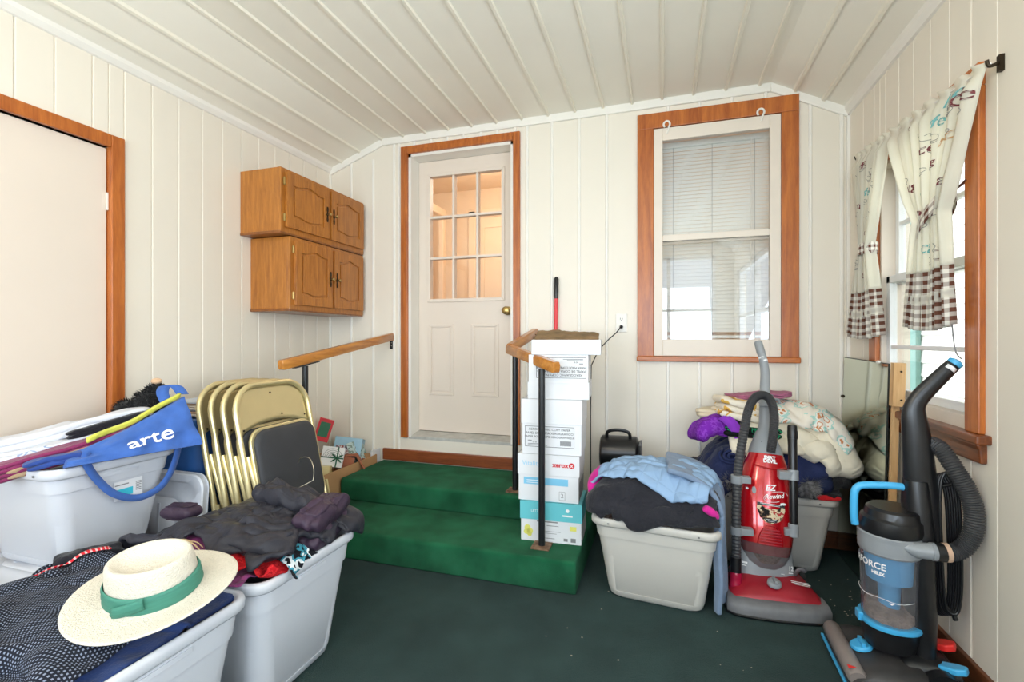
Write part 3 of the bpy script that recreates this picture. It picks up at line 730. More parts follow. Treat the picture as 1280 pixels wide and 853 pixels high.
# ------------------------------------------------------------------ stacked paper boxes
def rotrect(cx, cy, w, d, a):
    c, s = math.cos(a), math.sin(a)
    return [(cx+c*x-s*y, cy+s*x+c*y) for x, y in ((-w/2,-d/2),(w/2,-d/2),(w/2,d/2),(-w/2,d/2))]
def paper_box(label, cx, cy, z0, z1, w, d, ang, lid_h, lid_mat, flip=False, body_mat=None):
    t = thing('paper_box', label, 'box', (cx, cy, z0), ang, group='stack of white paper boxes on the lower step')
    m = MB(); h = z1-z0
    if flip: m.box(-w/2, w/2, -d/2, d/2, lid_h*.5, h)
    else: m.box(-w/2, w/2, -d/2, d/2, 0, h-.004)
    lpart('carton', m, body_mat or MT['paper'], t, smooth=0, bevel=.003)
    m = MB(); e = .004
    a, b = (0, lid_h) if flip else (h-lid_h, h)
    m.box(-w/2-e, w/2+e, -d/2-e, -d/2+.001, a, b); m.box(-w/2-e, w/2+e, d/2-.001, d/2+e, a, b); m.box(-w/2-e, -w/2+.001, -d/2, d/2, a, b); m.box(w/2-.001, w/2+e, -d/2, d/2, a, b)
    if flip: m.box(-w/2-e, w/2+e, -d/2-e, d/2+e, 0, .003)
    else: m.box(-w/2-e, w/2+e, -d/2-e, d/2+e, h-.003, h)
    lpart('lid', m, lid_mat, t, smooth=0, bevel=.0015)
    return t
def on_front(t, w, d, e=.0008):            # text origin helper: front face of a thing
    return mw(t) @ Vector((0, -d/2-e, 0))
def fdir(t): 
    M = mw(t).to_3x3(); return M @ Vector((1,0,0)), Vector((0,0,1))
bx, by = -.53, 2.485
BW, BD = .30, .235
b4 = paper_box('bottom box of the stack, white carton with teal lid on the green step', -.534, 2.44, .150, .352, .305, .235, R(3), .092, MT['teal'])
b3 = paper_box('white copier paper box with red and blue print, second from the bottom of the stack', -.548, 2.445, .352, .588, .305, .235, R(3), .105, MT['paper'])
b2 = paper_box('third white paper box from the bottom, black framed label upright under its tall lid', -.533, 2.45, .588, .865, .300, .235, R(3), .125, MT['paper'])
b1 = paper_box('fourth white paper box up the stack, turned over so its label is upside down', -.505, 2.46, .865, 1.088, .300, .235, R(5), .085, MT['paper'], flip=True)
# writing
r, u = fdir(b4); o = on_front(b4, 0, .235, .0052)
letter('lid_print', b4, o+Vector((0,0,.155)), r, u, [('LETTER', .018, -.07, 0, {})], MT['whiteink'])
letter('lid_emblem', b4, o+Vector((0,0,.155)), r, u, [('disc', .085, .012, .009)], MT['whiteink'])
letter('lid_caption', b4, o+Vector((0,0,.155)), r, u, [('rect', .06, .11, -.018, -.010)], MT['whiteink'])
letter('carton_print', b4, o+Vector((0,.004,0)), r, u, [('rect', -.07, .035, .1, .106), ('rect', -.02, .04, .083, .086), ('rect', -.03, .05, .055, .057), ('rect', -.03, .03, .045, .047), ('rect', .10, .125, .012, .032), ('rect', .065, .085, .014, .028), ('rect', -.03, .02, .02, .023)], MT['greyink'])
letter('yellow_flower_print', b4, o+Vector((0,.004,0)), r, u, [('disc', -.118, .065, .016), ('disc', -.105, .05, .015), ('disc', -.125, .045, .013), ('disc', -.108, .035, .012)], MT['yellow'])
letter('yellow_tag_print', b4, o+Vector((0,.004,0)), r, u, [('rect', .095, .128, .068, .09)], MT['yellow'])
r, u = fdir(b3); o = on_front(b3, 0, .235, .0052)
letter('lid_print', b3, o+Vector((0,0,.185)), r, u, [('Vitality', .034, -.085, .004, {})], MT['blueink'])
letter('lid_print', b3, o+Vector((0,0,.185)), r, u, [('xerox', .032, .062, .002, {'bold': .0012}), ('disc', .118, .002, .0145)], MT['redink'])
letter('lid_print', b3, o+Vector((0,-.0004,.185)), r, u, [('x', .034, .118, .004, {})], MT['whiteink'])
letter('carton_print', b3, o+Vector((0,.004,0)), r, u, [('rect', -.125, .10, .083, .118)], MT['sky'])
letter('carton_print', b3, o+Vector((0,.0036,0)), r, u, [('rect', -.11, -.01, .102, .105), ('rect', -.11, -.03, .09, .0925)], MT['whiteink'])
letter('carton_print', b3, o+Vector((0,.004,0)), r, u, [('frame', .055, .085, .012, .055, .0015), ('2', .03, .07, .034, {})], MT['greyink'])
M3 = mw(b3).to_3x3(); oo = mw(b3) @ Vector((.1535, 0, 0))
letter('carton_print', b3, oo, M3 @ Vector((0,1,0)), u, [('rect', -.10, .10, .015+.011*k, .019+.011*k) for k in range(8)], MT['ink'])
r, u = fdir(b2); o = on_front(b2, 0, .235, .0012)
lab = [('frame', -.135, .115, -.052, .052, .002), ('XEROGRAPHIC COPY PAPER', .0165, -.01, .036, {}), ('PAPEL DE COPIA XEROGRAFICO', .0165, -.01, .017, {}), ('PAPIER POUR COPIE XEROGRAPHIQUE', .0145, -.01, -.001, {}), ('rect', -.12, -.10, -.022, -.019), ('20 lb', .011, -.085, -.028, {}), ('rect', -.12, -.04, -.038, -.036), ('rect', -.12, -.02, -.044, -.042)] + [('rect', .045+.004*k, .047+.004*k, -.042, -.018) for k in range(14)]
letter('carton_print', b2, o+Vector((0,0,.088)), r, u, lab, MT['ink'])
r, u = fdir(b1); o = on_front(b1, 0, .235, .0012)
letter('carton_print', b1, o+Vector((.005,0,.158)), -r, -u, lab, MT['ink'])
# open lid tray on top with crumpled kraft paper
ty = thing('box_lid', 'white box lid turned up as a tray on top of the paper box stack', 'box lid', (-.47, 2.475, 1.088), R(6))
m = MB(); w, d, h = .345, .27, .075
m.box(-w/2, w/2, -d/2, d/2, 0, .003)
for (a, b, c, e) in ((-w/2, w/2, -d/2, -d/2+.003), (-w/2, w/2, d/2-.003, d/2), (-w/2, -w/2+.003, -d/2, d/2), (w/2-.003, w/2, -d/2, d/2)): m.box(a, b, c, e, 0, h)
lpart('tray', m, MT['paper'], ty, smooth=0, bevel=.0015)
def crumple(name, c, lx, ly, h, seed, mt, label, cat, amp=.012, rot=0, tilt=(0,0)):
    m = MB(); Mx = Matrix.Translation(c) @ Euler((tilt[0], tilt[1], rot)).to_matrix().to_4x4()
    def fn(u, v):
        x = (u-.5)*lx; y = (v-.5)*ly
        n = noise.fractal(Vector((x*14+seed, y*14, seed)), 1, 2, 3)*amp
        n += (abs(noise.noise(Vector((x*9, y*9+seed, 2.2)))))*amp*1.4
        return (x+n*.4, y+n*.3, n + h*math.sin(PI*u)*.5)
    m.grid(fn, 26, 20, 0, Mx)
    return tag(mesh_obj(name, m, mt, smooth=25, solid=.002), label, cat)
crumple('paper_bag', (-.475, 2.46, 1.172), .33, .21, .02, 3.3, MT['kraft'], 'flattened brown paper bag lying in the white tray atop the boxes', 'paper bag', rot=R(6), tilt=(R(17), R(3)), amp=.009)
crumple('cardboard_sheet', (-.505, 2.575, 1.182), .32, .10, .01, 8.3, MT['carddark'], 'brown cardboard flap behind the paper bag in the top tray', 'cardboard', amp=.006, rot=R(4), tilt=(R(-8), R(1)))

# ------------------------------------------------------------------ carton of oddments left of the steps
cb = thing('cardboard_box', 'open brown carton with black lettering wedged left of the green steps', 'box', (-2.16, 2.66, 0))
mb = MB(); x0, x1, ya, yb, h = -2.38, -1.962, 2.33, 2.99, .335
mb.box(x0, x1, ya, yb, 0, .006)
for (a, b, c, d) in ((x0, x1, ya, ya+.006), (x0, x1, yb-.006, yb), (x0, x0+.006, ya, yb), (x1-.006, x1, ya, yb)): mb.box(a, b, c, d, 0, h)
mesh_obj('carton', mb, MT['card'], cb, smooth=0, bevel=.002)
letter('lettering', cb, Vector((x1+.0008, 2.425, .205)), (0,1,0), (0,0,1), [('Lil', .095, .0, 0, {})], MT['ink'])
def odd_box(name, label, cat, c, dims, rot, m, parts=()):
    t = thing(name, label, cat, c, rot=rot)
    b = MB(); w, d, h = dims; b.box(-w/2, w/2, -d/2, d/2, 0, h)
    lpart('box_body', b, m, t, smooth=0, bevel=.002)
    for nm, mm, f in parts:
        q = MB(); f(q, w, d, h); lpart(nm, q, mm, t, smooth=0)
    return t
bottom = .12
# filler things under the visible ones are hidden in the carton, so the visible boxes stand on the carton floor
odd_box('gift_box', 'pale blue gift box with a cream top panel and picture window', 'gift box', (-2.155, 2.90, .30), (.19, .12, .155), (R(-16), R(8), R(24)), mat('pale_blue_card', srgb(148,186,206), .5), [
    ('label_panel', mat('cream_card', srgb(232,218,170), .6), lambda q, w, d, h: q.box(-w*.36, w*.25, -d*.4, d*.3, h, h+.001)),
    ('picture_window', blotch('figurine_print', [(0, srgb(120,110,120)), (.42, srgb(190,190,196)), (.55, srgb(150,90,84)), (.65, srgb(226,222,220))], 30), lambda q, w, d, h: q.box(-w*.42, w*.3, -d/2-.001, -d/2, h*.1, h*.62)),
    ('leaf_print', blotch('leaf_print', [(0, srgb(206,224,224)), (.5, srgb(122,148,140)), (.58, srgb(206,226,226))], 22), lambda q, w, d, h: q.box(w/2, w/2+.001, -d*.45, d*.45, 0.0, h*.8))])
odd_box('leaf_print_box', 'pale mint leaf patterned box leaning at the back of the brown carton', 'box', (-2.045, 2.93, .25), (.035, .17, .19), (R(-6), R(-22), R(10)), blotch('mint_leaf_print', [(0, srgb(196,216,214)), (.52, srgb(130,150,140)), (.6, srgb(206,224,222))], 26))
odd_box('striped_gift_box', 'white gift box with wavy line print and dark green bow', 'gift box', (-2.10, 2.66, .31), (.14, .13, .13), (R(-20), R(10), R(32)), fabric_uv('wavy', 'stripes', srgb(236,234,232), srgb(236,234,232), 1, 1), [
    ('wavy_lines', MT['greyink'], lambda q, w, d, h: [q.tube([(w*.0+ (rr)*math.cos(t)*.8, -d/2-.0006, h*.45+rr*math.sin(t)*.8) for t in [PI*k/14 for k in range(15)]], .0012, 4) for rr in (.018, .032, .046, .06, .074)]),
    ('ribbon', mat('green_ribbon', srgb(30,92,66), .6), lambda q, w, d, h: (q.box(w*.18, w*.24, -d/2-.002, -d/2, 0, h), q.box(-w/2, w/2, -d/2-.002, -d/2, h*.42, h*.48), [q.tube([(w*.21, -d/2-.004, h*.45), (w*.21+a*.02, -d/2-.012, h*.45+b*.02), (w*.21+a*.036, -d/2-.006, h*.45+b*.034)], [.002, .006, .002], 6) for a, b in ((1,.7), (-1,.7), (.9,-.8), (-.9,-.8))]))])
odd_box('biscuit_carton', 'yellow and blue printed carton at the near end of the brown carton', 'carton', (-2.062, 2.50, .195), (.11, .12, .165), (R(-12), R(4), R(30)), mat('cream_yellow_card', srgb(226,208,150), .55), [
    ('blue_band', mat('blue_card_print', srgb(34,96,172), .5), lambda q, w, d, h: (q.prism([(-w/2, 0), (w/2, 0), (w/2, h*.55), (-w/2, h*.25)], -d/2-.001, -d/2, 'y'), q.prism([(-d/2, 0), (d/2, 0), (d/2, h*.62), (-d/2, h*.55)], w/2, w/2+.001, 'x')))])
t = odd_box('cracker_carton', 'red bordered green fronted carton standing at the back of the brown carton', 'carton', (-2.325, 2.83, .44), (.10, .04, .16), (R(-6), R(18), R(36)), mat('red_card', srgb(206,32,44), .5), [
    ('green_panel', mat('green_card_print', srgb(28,104,70), .5), lambda q, w, d, h: (q.box(-w*.34, w*.34, -d/2-.001, -d/2, h*.2, h*.85), q.box(-w*.3, w*.1, -d/2-.0016, -d/2-.001, h*.5, h*.54)))])
tc_ = thing('wooden_box', 'terracotta brown open fronted wooden box lying in the brown carton', 'box', (-2.065, 2.79, .19), rot=(R(-12), R(12), R(30)))
mb = MB(); w, d, h, tt = .20, .20, .16, .012
mb.box(-w/2, w/2, d/2-tt, d/2, 0, h); mb.box(-w/2, -w/2+tt, -d/2, d/2, 0, h); mb.box(w/2-tt, w/2, -d/2, d/2, 0, h*.6); mb.box(-w/2, w/2, -d/2, d/2, 0, tt); mb.box(-w/2, w*.1, -d/2, -d/2+tt, 0, h)
lpart('shell', mb, MT['terra'], tc_, smooth=0, bevel=.003)
mb = MB(); mb.prism([(-w/2-.006, h), (w*.12, h+.03), (w/2, h*.62), (w/2, h*.54), (w*.1, h+.012), (-w/2-.006, h-.012)], -d/2-.006, d/2, 'y'); lpart('slanted_lid', mb, MT['terra'], tc_, smooth=0, bevel=.003)
tag(mesh_obj('white_card', (lambda q: (q.box(-1.99, -1.975, 2.95, 3.05, .27, .365), q)[1])(MB()), MT['paper'], smooth=0, bevel=.001), 'small white card standing at the far corner of the brown carton', 'card')

# ------------------------------------------------------------------ folded steel chairs leaning in a row
def smooth_path(pts, n=8, loop=False):
    P = [Vector(p) for p in pts]; N = len(P); out = []
    rng = range(N if loop else N-1)
    for i in rng:
        p0 = P[(i-1) % N] if (loop or i > 0) else P[i]; p1 = P[i]; p2 = P[(i+1) % N]; p3 = P[(i+2) % N] if (loop or i+2 < N) else P[(i+1) % N]
        for k in range(n):
            t = k/n
            out.append(.5*((2*p1)+(p2-p0)*t+(2*p0-5*p1+4*p2-p3)*t*t+(3*p1-p0-3*p2+p3)*t**3))
    if not loop: out.append(P[-1])
    return out
def arc_u(w, z0, z1, r, x=0, n=7):         # inverted U of half width w from z0 up to z1, corner radius r, in the plane x
    P = [(x, -w, z0), (x, -w, (z0+z1)/2)]
    P += [(x, -w+r-r*math.cos(a), z1-r+r*math.sin(a)) for a in [PI/2*k/n for k in range(n+1)]]
    P += [(x, w-r+r*math.sin(a), z1-r+r*math.cos(a)) for a in [PI/2*k/n for k in range(n+1)]]
    P += [(x, w, (z0+z1)/2), (x, w, z0)]
    return P
def rr_poly(w, h, r, cy=0, cz=0, n=5):
    P = []
    for (sx, sy, a0) in ((1,1,0), (-1,1,90), (-1,-1,180), (1,-1,270)):
        for k in range(n+1):
            a = R(a0+90*k/n); P.append((cy+sx*(w-r)+r*math.cos(a), cz+sy*(h-r)+r*math.sin(a)))
    return P
def make_chair(loc, lean, label):
    t = thing('folding_chair', label, 'chair', loc, rot=(0, -lean, 0), group='folded steel chairs leaning beside the steps')
    W = .222
    m = MB(); m.tube(arc_u(W, .0, .975, .13), .0125, 12, twist=(1,0,0)); lpart('back_frame', m, MT['gold'], t)
    # curved back panel filling the top of the frame, its lower edge arched
    m = MB()
    def bp(u, v):
        y = (u-.5)*2*(W-.012); s_ = abs(u-.5)*2
        top = .968 - (.13 - math.sqrt(max(0, .13**2-max(0, abs(y)-(W-.13))**2)))
        low = .755 + .045*(1-s_**2)
        return (-.006 - .018*(1-s_**2)*.6, y, low + (top-low)*v)
    m.grid(bp, 25, 10); lpart('back_panel', m, MT['gold'], t, smooth=60, solid=.003, soff=0)
    for yy, zz in ((-.19, .775), (.19, .795), (0, .93), (.05, .82)):
        q = MB(); q.lathe([(.005, 0), (.004, .0025), (0, .003)], 8, M=Matrix.Translation((.0 - .006 - .018*(1-(yy/.21)**2)*.6 + .003, yy, zz)) @ Matrix.Rotation(R(90), 4, 'Y')); lpart('rivet', q, MT['dkbrass'], t)
    # seat folded up against the frame: steel pan with padded vinyl cushion facing out
    m = MB(); m.prism([(y, z) for y, z in rr_poly(.200, .215, .075, 0, .560)], .014, .030, 'x'); lpart('seat_pan', m, MT['gold'], t, smooth=30, bevel=.004)
    m = MB(); rings = []
    for k, (x, g) in enumerate(((.030, .003), (.040, .0), (.047, .006), (.051, .02), (.0525, .06))):
        rings.append([(x, y, z) for y, z in rr_poly(.188-g, .203-g, max(.012, .066-g*.6), 0, .560, 6)])
    m.loft(rings); lpart('seat_cushion', m, MT['seatpad'], t, smooth=60)
    for s_ in (-1, 1):
        m = MB(); m.tube([(.006, s_*.205, .66), (.024, s_*.2, .45), (.034, s_*.198, .20), (.012, s_*.198, .02)], .010, 10); lpart('rear_leg', m, MT['gold'], t)
        m = MB(); m.tube([(.012, s_*.198, .03), (.010, s_*.198, -.001)], .0125, 10); lpart('foot_cap', m, MT['blackpl'], t)
        m = MB(); m.tube([(.0, s_*W, .012), (.0, s_*W, -.001)], .0145, 10); lpart('foot_cap', m, MT['blackpl'], t)
        m = MB(); m.prism([(s_*.219, .44), (s_*.229, .44), (s_*.229, .33), (s_*.219, .29)], .004, .032, 'x'); lpart('hinge_bracket', m, MT['gold'], t, smooth=0, bevel=.002)
    m = MB(); m.cyl((.030, -.198, .18), (.030, .198, .18), .007, 8); lpart('crossbar', m, MT['gold'], t)
    m = MB(); m.cyl((0, -W, .26), (0, W, .26), .008, 8); lpart('stretcher', m, MT['gold'], t)
    return t
labs = ['folded gold steel chair at the front of the row, its charcoal seat pad facing out', 'folded gold steel chair directly behind the one showing its seat pad', 'folded gold steel chair third back from the one showing its seat pad', 'rearmost folded gold steel chair of the row, next to the blue container']
ln = R(12.5)
for k in range(4):
    make_chair((-1.592-.066*k, 1.845-.004*k, .004), ln, labs[k])

# ------------------------------------------------------------------ storage totes
def rring(w, d, r, z, n=6, seg=10, inset=None):
    """rounded rectangle ring, w by d, with straight sides split so that panels can be pressed in"""
    P = []
    hw, hd = w/2, d/2
    corners = [(hw-r, hd-r, 0), (-hw+r, hd-r, 90), (-hw+r, -hd+r, 180), (hw-r, -hd+r, 270)]
    for ci, (cx, cy, a0) in enumerate(corners):
        for k in range(n+1):
            a = R(a0+90*k/n); P.append([cx+r*math.cos(a), cy+r*math.sin(a), z])
        nx_, ny_, a1 = corners[(ci+1) % 4]
        a = R(a0+90); p = Vector((cx+r*math.cos(a), cy+r*math.sin(a))); a = R(a1); q = Vector((nx_+r*math.cos(a), ny_+r*math.sin(a)))
        for k in range(1, seg):
            P.append([*(p.lerp(q, k/seg)), z])
    if inset:
        for p in P: inset(p)
    return [tuple(p) for p in P]
def tote(label, w, d, h, loc, rotz, m, group='grey plastic storage totes', name='storage_tote', lidded=False, name_mat='bin'):
    t = thing(name, label, 'storage tote', loc, rotz, group)
    r = .055
    def pin(zlo, zhi):
        def f(p):
            x, y, z = p
            if zlo-.001 <= z <= zhi+.001:
                if abs(abs(y)-dcur[0]/2) < .004 and abs(x) < w*.30: p[1] -= math.copysign(.007, y)
                if abs(abs(x)-wcur[0]/2) < .004 and abs(y) < d*.24: p[0] -= math.copysign(.007, x)
        return f
    wcur = [0]; dcur = [0]
    rings = []; wall = .0035
    body = [(0, .078, 0), (.012, .062, 0), (.035, .056, 0), (.0351, .0555, 1), (h*.50, .033, 1), (h*.70, .025, 1), (h*.701, .0245, 0), (h*.755, .024, 0), (h*.765, .013, 0), (h-.035, .006, 0), (h-.03, .006, 0)]
    m_ = MB()
    for (z, ins, pn) in body:
        wcur[0] = w-2*ins-.02; dcur[0] = d-2*ins-.02
        rings.append(rring(wcur[0], dcur[0], r, z, inset=pin(.03, h*.7005) if pn else None))
    nr = len(rings[0])
    inner = []
    for (z, ins) in ((h-.03, .0095), (h*.6, .028), (.03, .058), (.012, .075)):
        inner.append(rring(w-2*ins-.02, d-2*ins-.02, r-.003, z))
    m_.loft(rings, False); b = len(m_.v)
    m_.add(rings[0], [tuple(range(nr-1, -1, -1))])
    m_.loft(inner[::-1], False); m_.add(inner[-1], [tuple(range(nr))])
    lpart('tote_body', m_, m, t, smooth=40)
    q = MB(); rm = [(h-.034, .0085), (h-.036, -.004), (h-.030, -.009), (h-.012, -.010), (h-.003, -.007), (h, -.001), (h-.002, .006), (h-.012, .0095), (h-.034, .0105)]
    q.loft([rring(w-2*i-.02, d-2*i-.02, r+.004, z) for z, i in rm], False); lpart('rim', q, m, t, smooth=60)
    for s_ in (-1, 1):
        q = MB(); q.loft([rring(.13, .012, .005, z, 3, 2) for z in (0, .012)], True, M=Matrix.Translation((s_*(w/2-.020), 0, h-.062)) @ Matrix.Rotation(R(90), 4, 'Z')); lpart('handle_grip', q, m, t, smooth=40)
        q = MB(); q.cbox((s_*w*.34, -d/2-.001, h-.020), (.008, .004, .006)); lpart('lid_notch', q, MT['vdgrey'], t, smooth=0)
    return t
def tote_lid(parent_or_none, w, d, m, label=None, loc=(0,0,0), rot=None):
    t = thing('tote_lid', label, 'tote lid', loc, rot=rot)
    q = MB(); q.loft([rring(w-2*i, d-2*i, .06, z) for z, i in ((-.022, .0), (-.024, .004), (0, .001), (.006, .006), (.006, .035), (-.004, .045), (-.004, .10), (.004, .112))], False)
    b = rring(w-.224, d-.224, .06, .004); q.add(b, [tuple(range(len(b)))])
    lpart('lid_panel', q, m, t, smooth=40, solid=.003)
    q = MB()
    for k in (-1, 0, 1):
        q = MB(); q.cbox((k*w*.22, 0, .004), (.016, d-.28, .006)); lpart('rib', q, m, t, smooth=0, bevel=.002)
    return t
TB = MT['bin']
tote('grey tote in front with the straw hat and patterned coat on it', .625, .485, .44, (-1.428, .842, 0), 0, TB)
tote('grey tote holding the charcoal puffer jacket, in front of the folded chairs', .625, .485, .44, (-1.428, 1.342, 0), 0, TB)
tF = tote('lidded grey tote by the left wall underneath the raised tote', .60, .46, .34, (-2.105, 1.20, 0), 0, TB)
tote_lid(None, .61, .47, TB, 'grey snap lid under the raised tote with the blue bag strap', (-2.105, 1.20, .352))
tA = tote('raised grey tote with paper label, heaped with folded linens and a blue bag', .50, .445, .374, (-2.155, 1.252, .356), 0, TB)
# label sticker on its right-hand face, a sub-thing of the tote
mb = MB(); mb.box(-1.9275, -1.926, 1.235, 1.335, .565, .635); sk = mesh_obj('paper_label', mb, MT['paper'], tA, smooth=0)
letter('label_print', sk, Vector((-1.9254, 1.285, .600)), (0,1,0), (0,0,1), [('rect', -.048, .015, -.022, .006)], mat('turquoise_label', srgb(60,190,214), .5))
letter('label_print', sk, Vector((-1.9254, 1.285, .600)), (0,1,0), (0,0,1), [('rect', .025, .046, -.012+.006*k, -.009+.006*k) for k in range(6)]+[('rect', -.048, .0, .02, .024)], MT['greyink'])
tote_lid(None, .50, .58, TB, 'spare grey tote lid standing on edge between the tote and the chairs', (-2.135, 1.545, .288), rot=(R(86), 0, 0))
tote('warm grey tote in the middle heaped with the pale blue quilted jacket', .545, .41, .375, (-.018, 2.305, 0), R(-6), MT['bin_warm'])
tote('warm grey tote behind the red vacuum piled with navy coats and a comforter', .60, .40, .39, (.525, 2.835, 0), 0, MT['bin_warm'])

# blue container behind the bag
bc = thing('blue_container', 'tall blue plastic container between the raised tote and the folded chairs', 'container', (-2.16, 1.80, 0))
mb = MB(); mb.loft([rring(.33-2*i, .36-2*i, .06, z) for z, i in ((0, .03), (.02, .02), (.60, .002), (.76, 0), (.765, -.012), (.80, -.012), (.805, -.004), (.79, .01))], False, M=Matrix.Translation((-2.16, 1.80, 0)))
b = rring(.33, .36, .06, .79); mb.add(b, [tuple(range(len(b)))], 0, Matrix.Translation((-2.16, 1.80, 0)))
mesh_obj('container_body', mb, MT['bluebarrel'], bc, smooth=40)
for k in range(7):
    mb = MB(); w = .24+.02*((k*37) % 3)
    mb.cbox((0, 0, .004), (w, .17, .008), 0, Matrix.Translation((-2.13+.008*((k*5) % 3), 1.77+.006*((k*7) % 3), .805+.0095*k)) @ Matrix.Rotation(R(-10+5*((k*3) % 4)), 4, 'Z'))
    tag(mesh_obj('magazine', mb, mat('magazine_paper', srgb(*[(222,214,200),(206,170,140),(190,200,214),(230,226,216)][k % 4]), .6), smooth=0, bevel=.002), 'thin magazine in the loose stack on the blue container', 'magazine', 'magazines on the blue container')

# ------------------------------------------------------------------ cloth: sheets that fall onto a height field and crumple
class HF:
    def __init__(s, x0, x1, y0, y1, res=.012, floor=0.0):
        s.x0, s.y0, s.res = x0, y0, res
        s.nx = int((x1-x0)/res)+2; s.ny = int((y1-y0)/res)+2
        s.h = np.full((s.nx, s.ny), floor)
        s.X, s.Y = np.meshgrid(x0+np.arange(s.nx)*res, y0+np.arange(s.ny)*res, indexing='ij')
    def local(s, cx, cy, a):
        dx = s.X-cx; dy = s.Y-cy; c, n = math.cos(a), math.sin(a)
        return dx*c+dy*n, -dx*n+dy*c
    def box(s, cx, cy, w, d, z, a=0):
        x, y = s.local(cx, cy, a); k = (abs(x) < w/2) & (abs(y) < d/2); s.h[k] = np.maximum(s.h[k], z)
    def dome(s, cx, cy, w, d, z0, z1, a=0, p=2.0):
        x, y = s.local(cx, cy, a); q = np.maximum(abs(x)/(w/2), abs(y)/(d/2)); k = q < 1
        s.h[k] = np.maximum(s.h[k], z0+(z1-z0)*(1-q[k]**p))
    def at(s, x, y):
        i = np.clip((x-s.x0)/s.res, 0, s.nx-1.001); j = np.clip((y-s.y0)/s.res, 0, s.ny-1.001)
        a = i.astype(int); b = j.astype(int); f = i-a; g = j-b; h = s.h
        return h[a,b]*(1-f)*(1-g)+h[a+1,b]*f*(1-g)+h[a,b+1]*(1-f)*g+h[a+1,b+1]*f*g
    def z(s, x, y): return float(s.at(np.array([x]), np.array([y]))[0])
    def stamp(s, P, rad=1):
        i = np.clip(np.round((P[:,0]-s.x0)/s.res).astype(int), 0, s.nx-1); j = np.clip(np.round((P[:,1]-s.y0)/s.res).astype(int), 0, s.ny-1)
        for a in range(-rad, rad+1):
            for b in range(-rad, rad+1):
                np.maximum.at(s.h, (np.clip(i+a, 0, s.nx-1), np.clip(j+b, 0, s.ny-1)), P[:,2])
    def relax(s, n=2):
        for _ in range(n):
            q = s.h.copy(); q[1:-1,1:-1] = (s.h[1:-1,1:-1]*2+s.h[:-2,1:-1]+s.h[2:,1:-1]+s.h[1:-1,:-2]+s.h[1:-1,2:])/6
            s.h = np.maximum(s.h-.005, q)
def drape(hf, W, L, c, rot, squeeze=.85, res=.018, z0=.75, steps=150, iters=10, seed=1, thick=.006, bend=.10, fric=.85, rough=.05, lim=None):
    rs = np.random.RandomState(seed)
    nx = max(6, int(W/res)+1); ny = max(6, int(L/res)+1); rx = W/(nx-1); ry = L/(ny-1)
    sq = squeeze if isinstance(squeeze, tuple) else (squeeze, squeeze)
    u, v = np.meshgrid((np.arange(nx)-(nx-1)/2)*rx*sq[0], (np.arange(ny)-(ny-1)/2)*ry*sq[1], indexing='ij')
    ca, sa = math.cos(rot), math.sin(rot)
    P = np.stack([c[0]+u*ca-v*sa, c[1]+u*sa+v*ca, np.zeros_like(u)], -1)
    zz = np.zeros_like(u)
    for k in range(14):
        kx, ky = rs.uniform(-1, 1, 2)*rs.uniform(14, 60); ph = rs.uniform(0, 6.28); zz += np.sin(kx*u+ky*v+ph)/14
    P[...,2] = hf.at(P[...,0], P[...,1])*.35+z0*.65+zz*rough*3
    P[...,:2] += rs.normal(0, rx*.06, P[...,:2].shape)
    V = np.zeros_like(P); dt = 1/60.; S = slice
    cons = []
    def add(a, b, r_, k): cons.append((a, b, r_, k))
    A = S(None)
    add((S(0,-1), A), (S(1,None), A), rx, .45); add((A, S(0,-1)), (A, S(1,None)), ry, .45)
    dg = math.hypot(rx, ry); add((S(0,-1), S(0,-1)), (S(1,None), S(1,None)), dg, .15); add((S(1,None), S(0,-1)), (S(0,-1), S(1,None)), dg, .15)
    add((S(0,-2), A), (S(2,None), A), 2*rx, bend*.3); add((A, S(0,-2)), (A, S(2,None)), 2*ry, bend*.3)
    add((S(0,-4), A), (S(4,None), A), 4*rx, bend*.08); add((A, S(0,-4)), (A, S(4,None)), 4*ry, bend*.08)
    for st_ in range(steps):
        V[...,2] -= 9.8*dt; V *= .975
        Q = P+V*dt
        for it in range(iters):
            for a, b, r_, k in cons:
                d = Q[b]-Q[a]; l = np.sqrt((d*d).sum(-1, keepdims=True))+1e-9; cr = d*((l-r_)/l*(.5*k)); Q[a] += cr; Q[b] -= cr
            if lim: Q[...,0] = np.clip(Q[...,0], lim[0], lim[1]); Q[...,1] = np.clip(Q[...,1], lim[2], lim[3])
            h = hf.at(Q[...,0], Q[...,1])+thick
            low = Q[...,2] < h; 
            push = np.minimum(h-Q[...,2], .03)
            Q[...,2] = np.where(low, Q[...,2]+push, Q[...,2])
            Q[...,:2] = np.where(low[...,None], P[...,:2]+(Q[...,:2]-P[...,:2])*(1-fric), Q[...,:2])
        V = np.clip((Q-P)/dt, -3, 3); P = Q
    return P, nx, ny
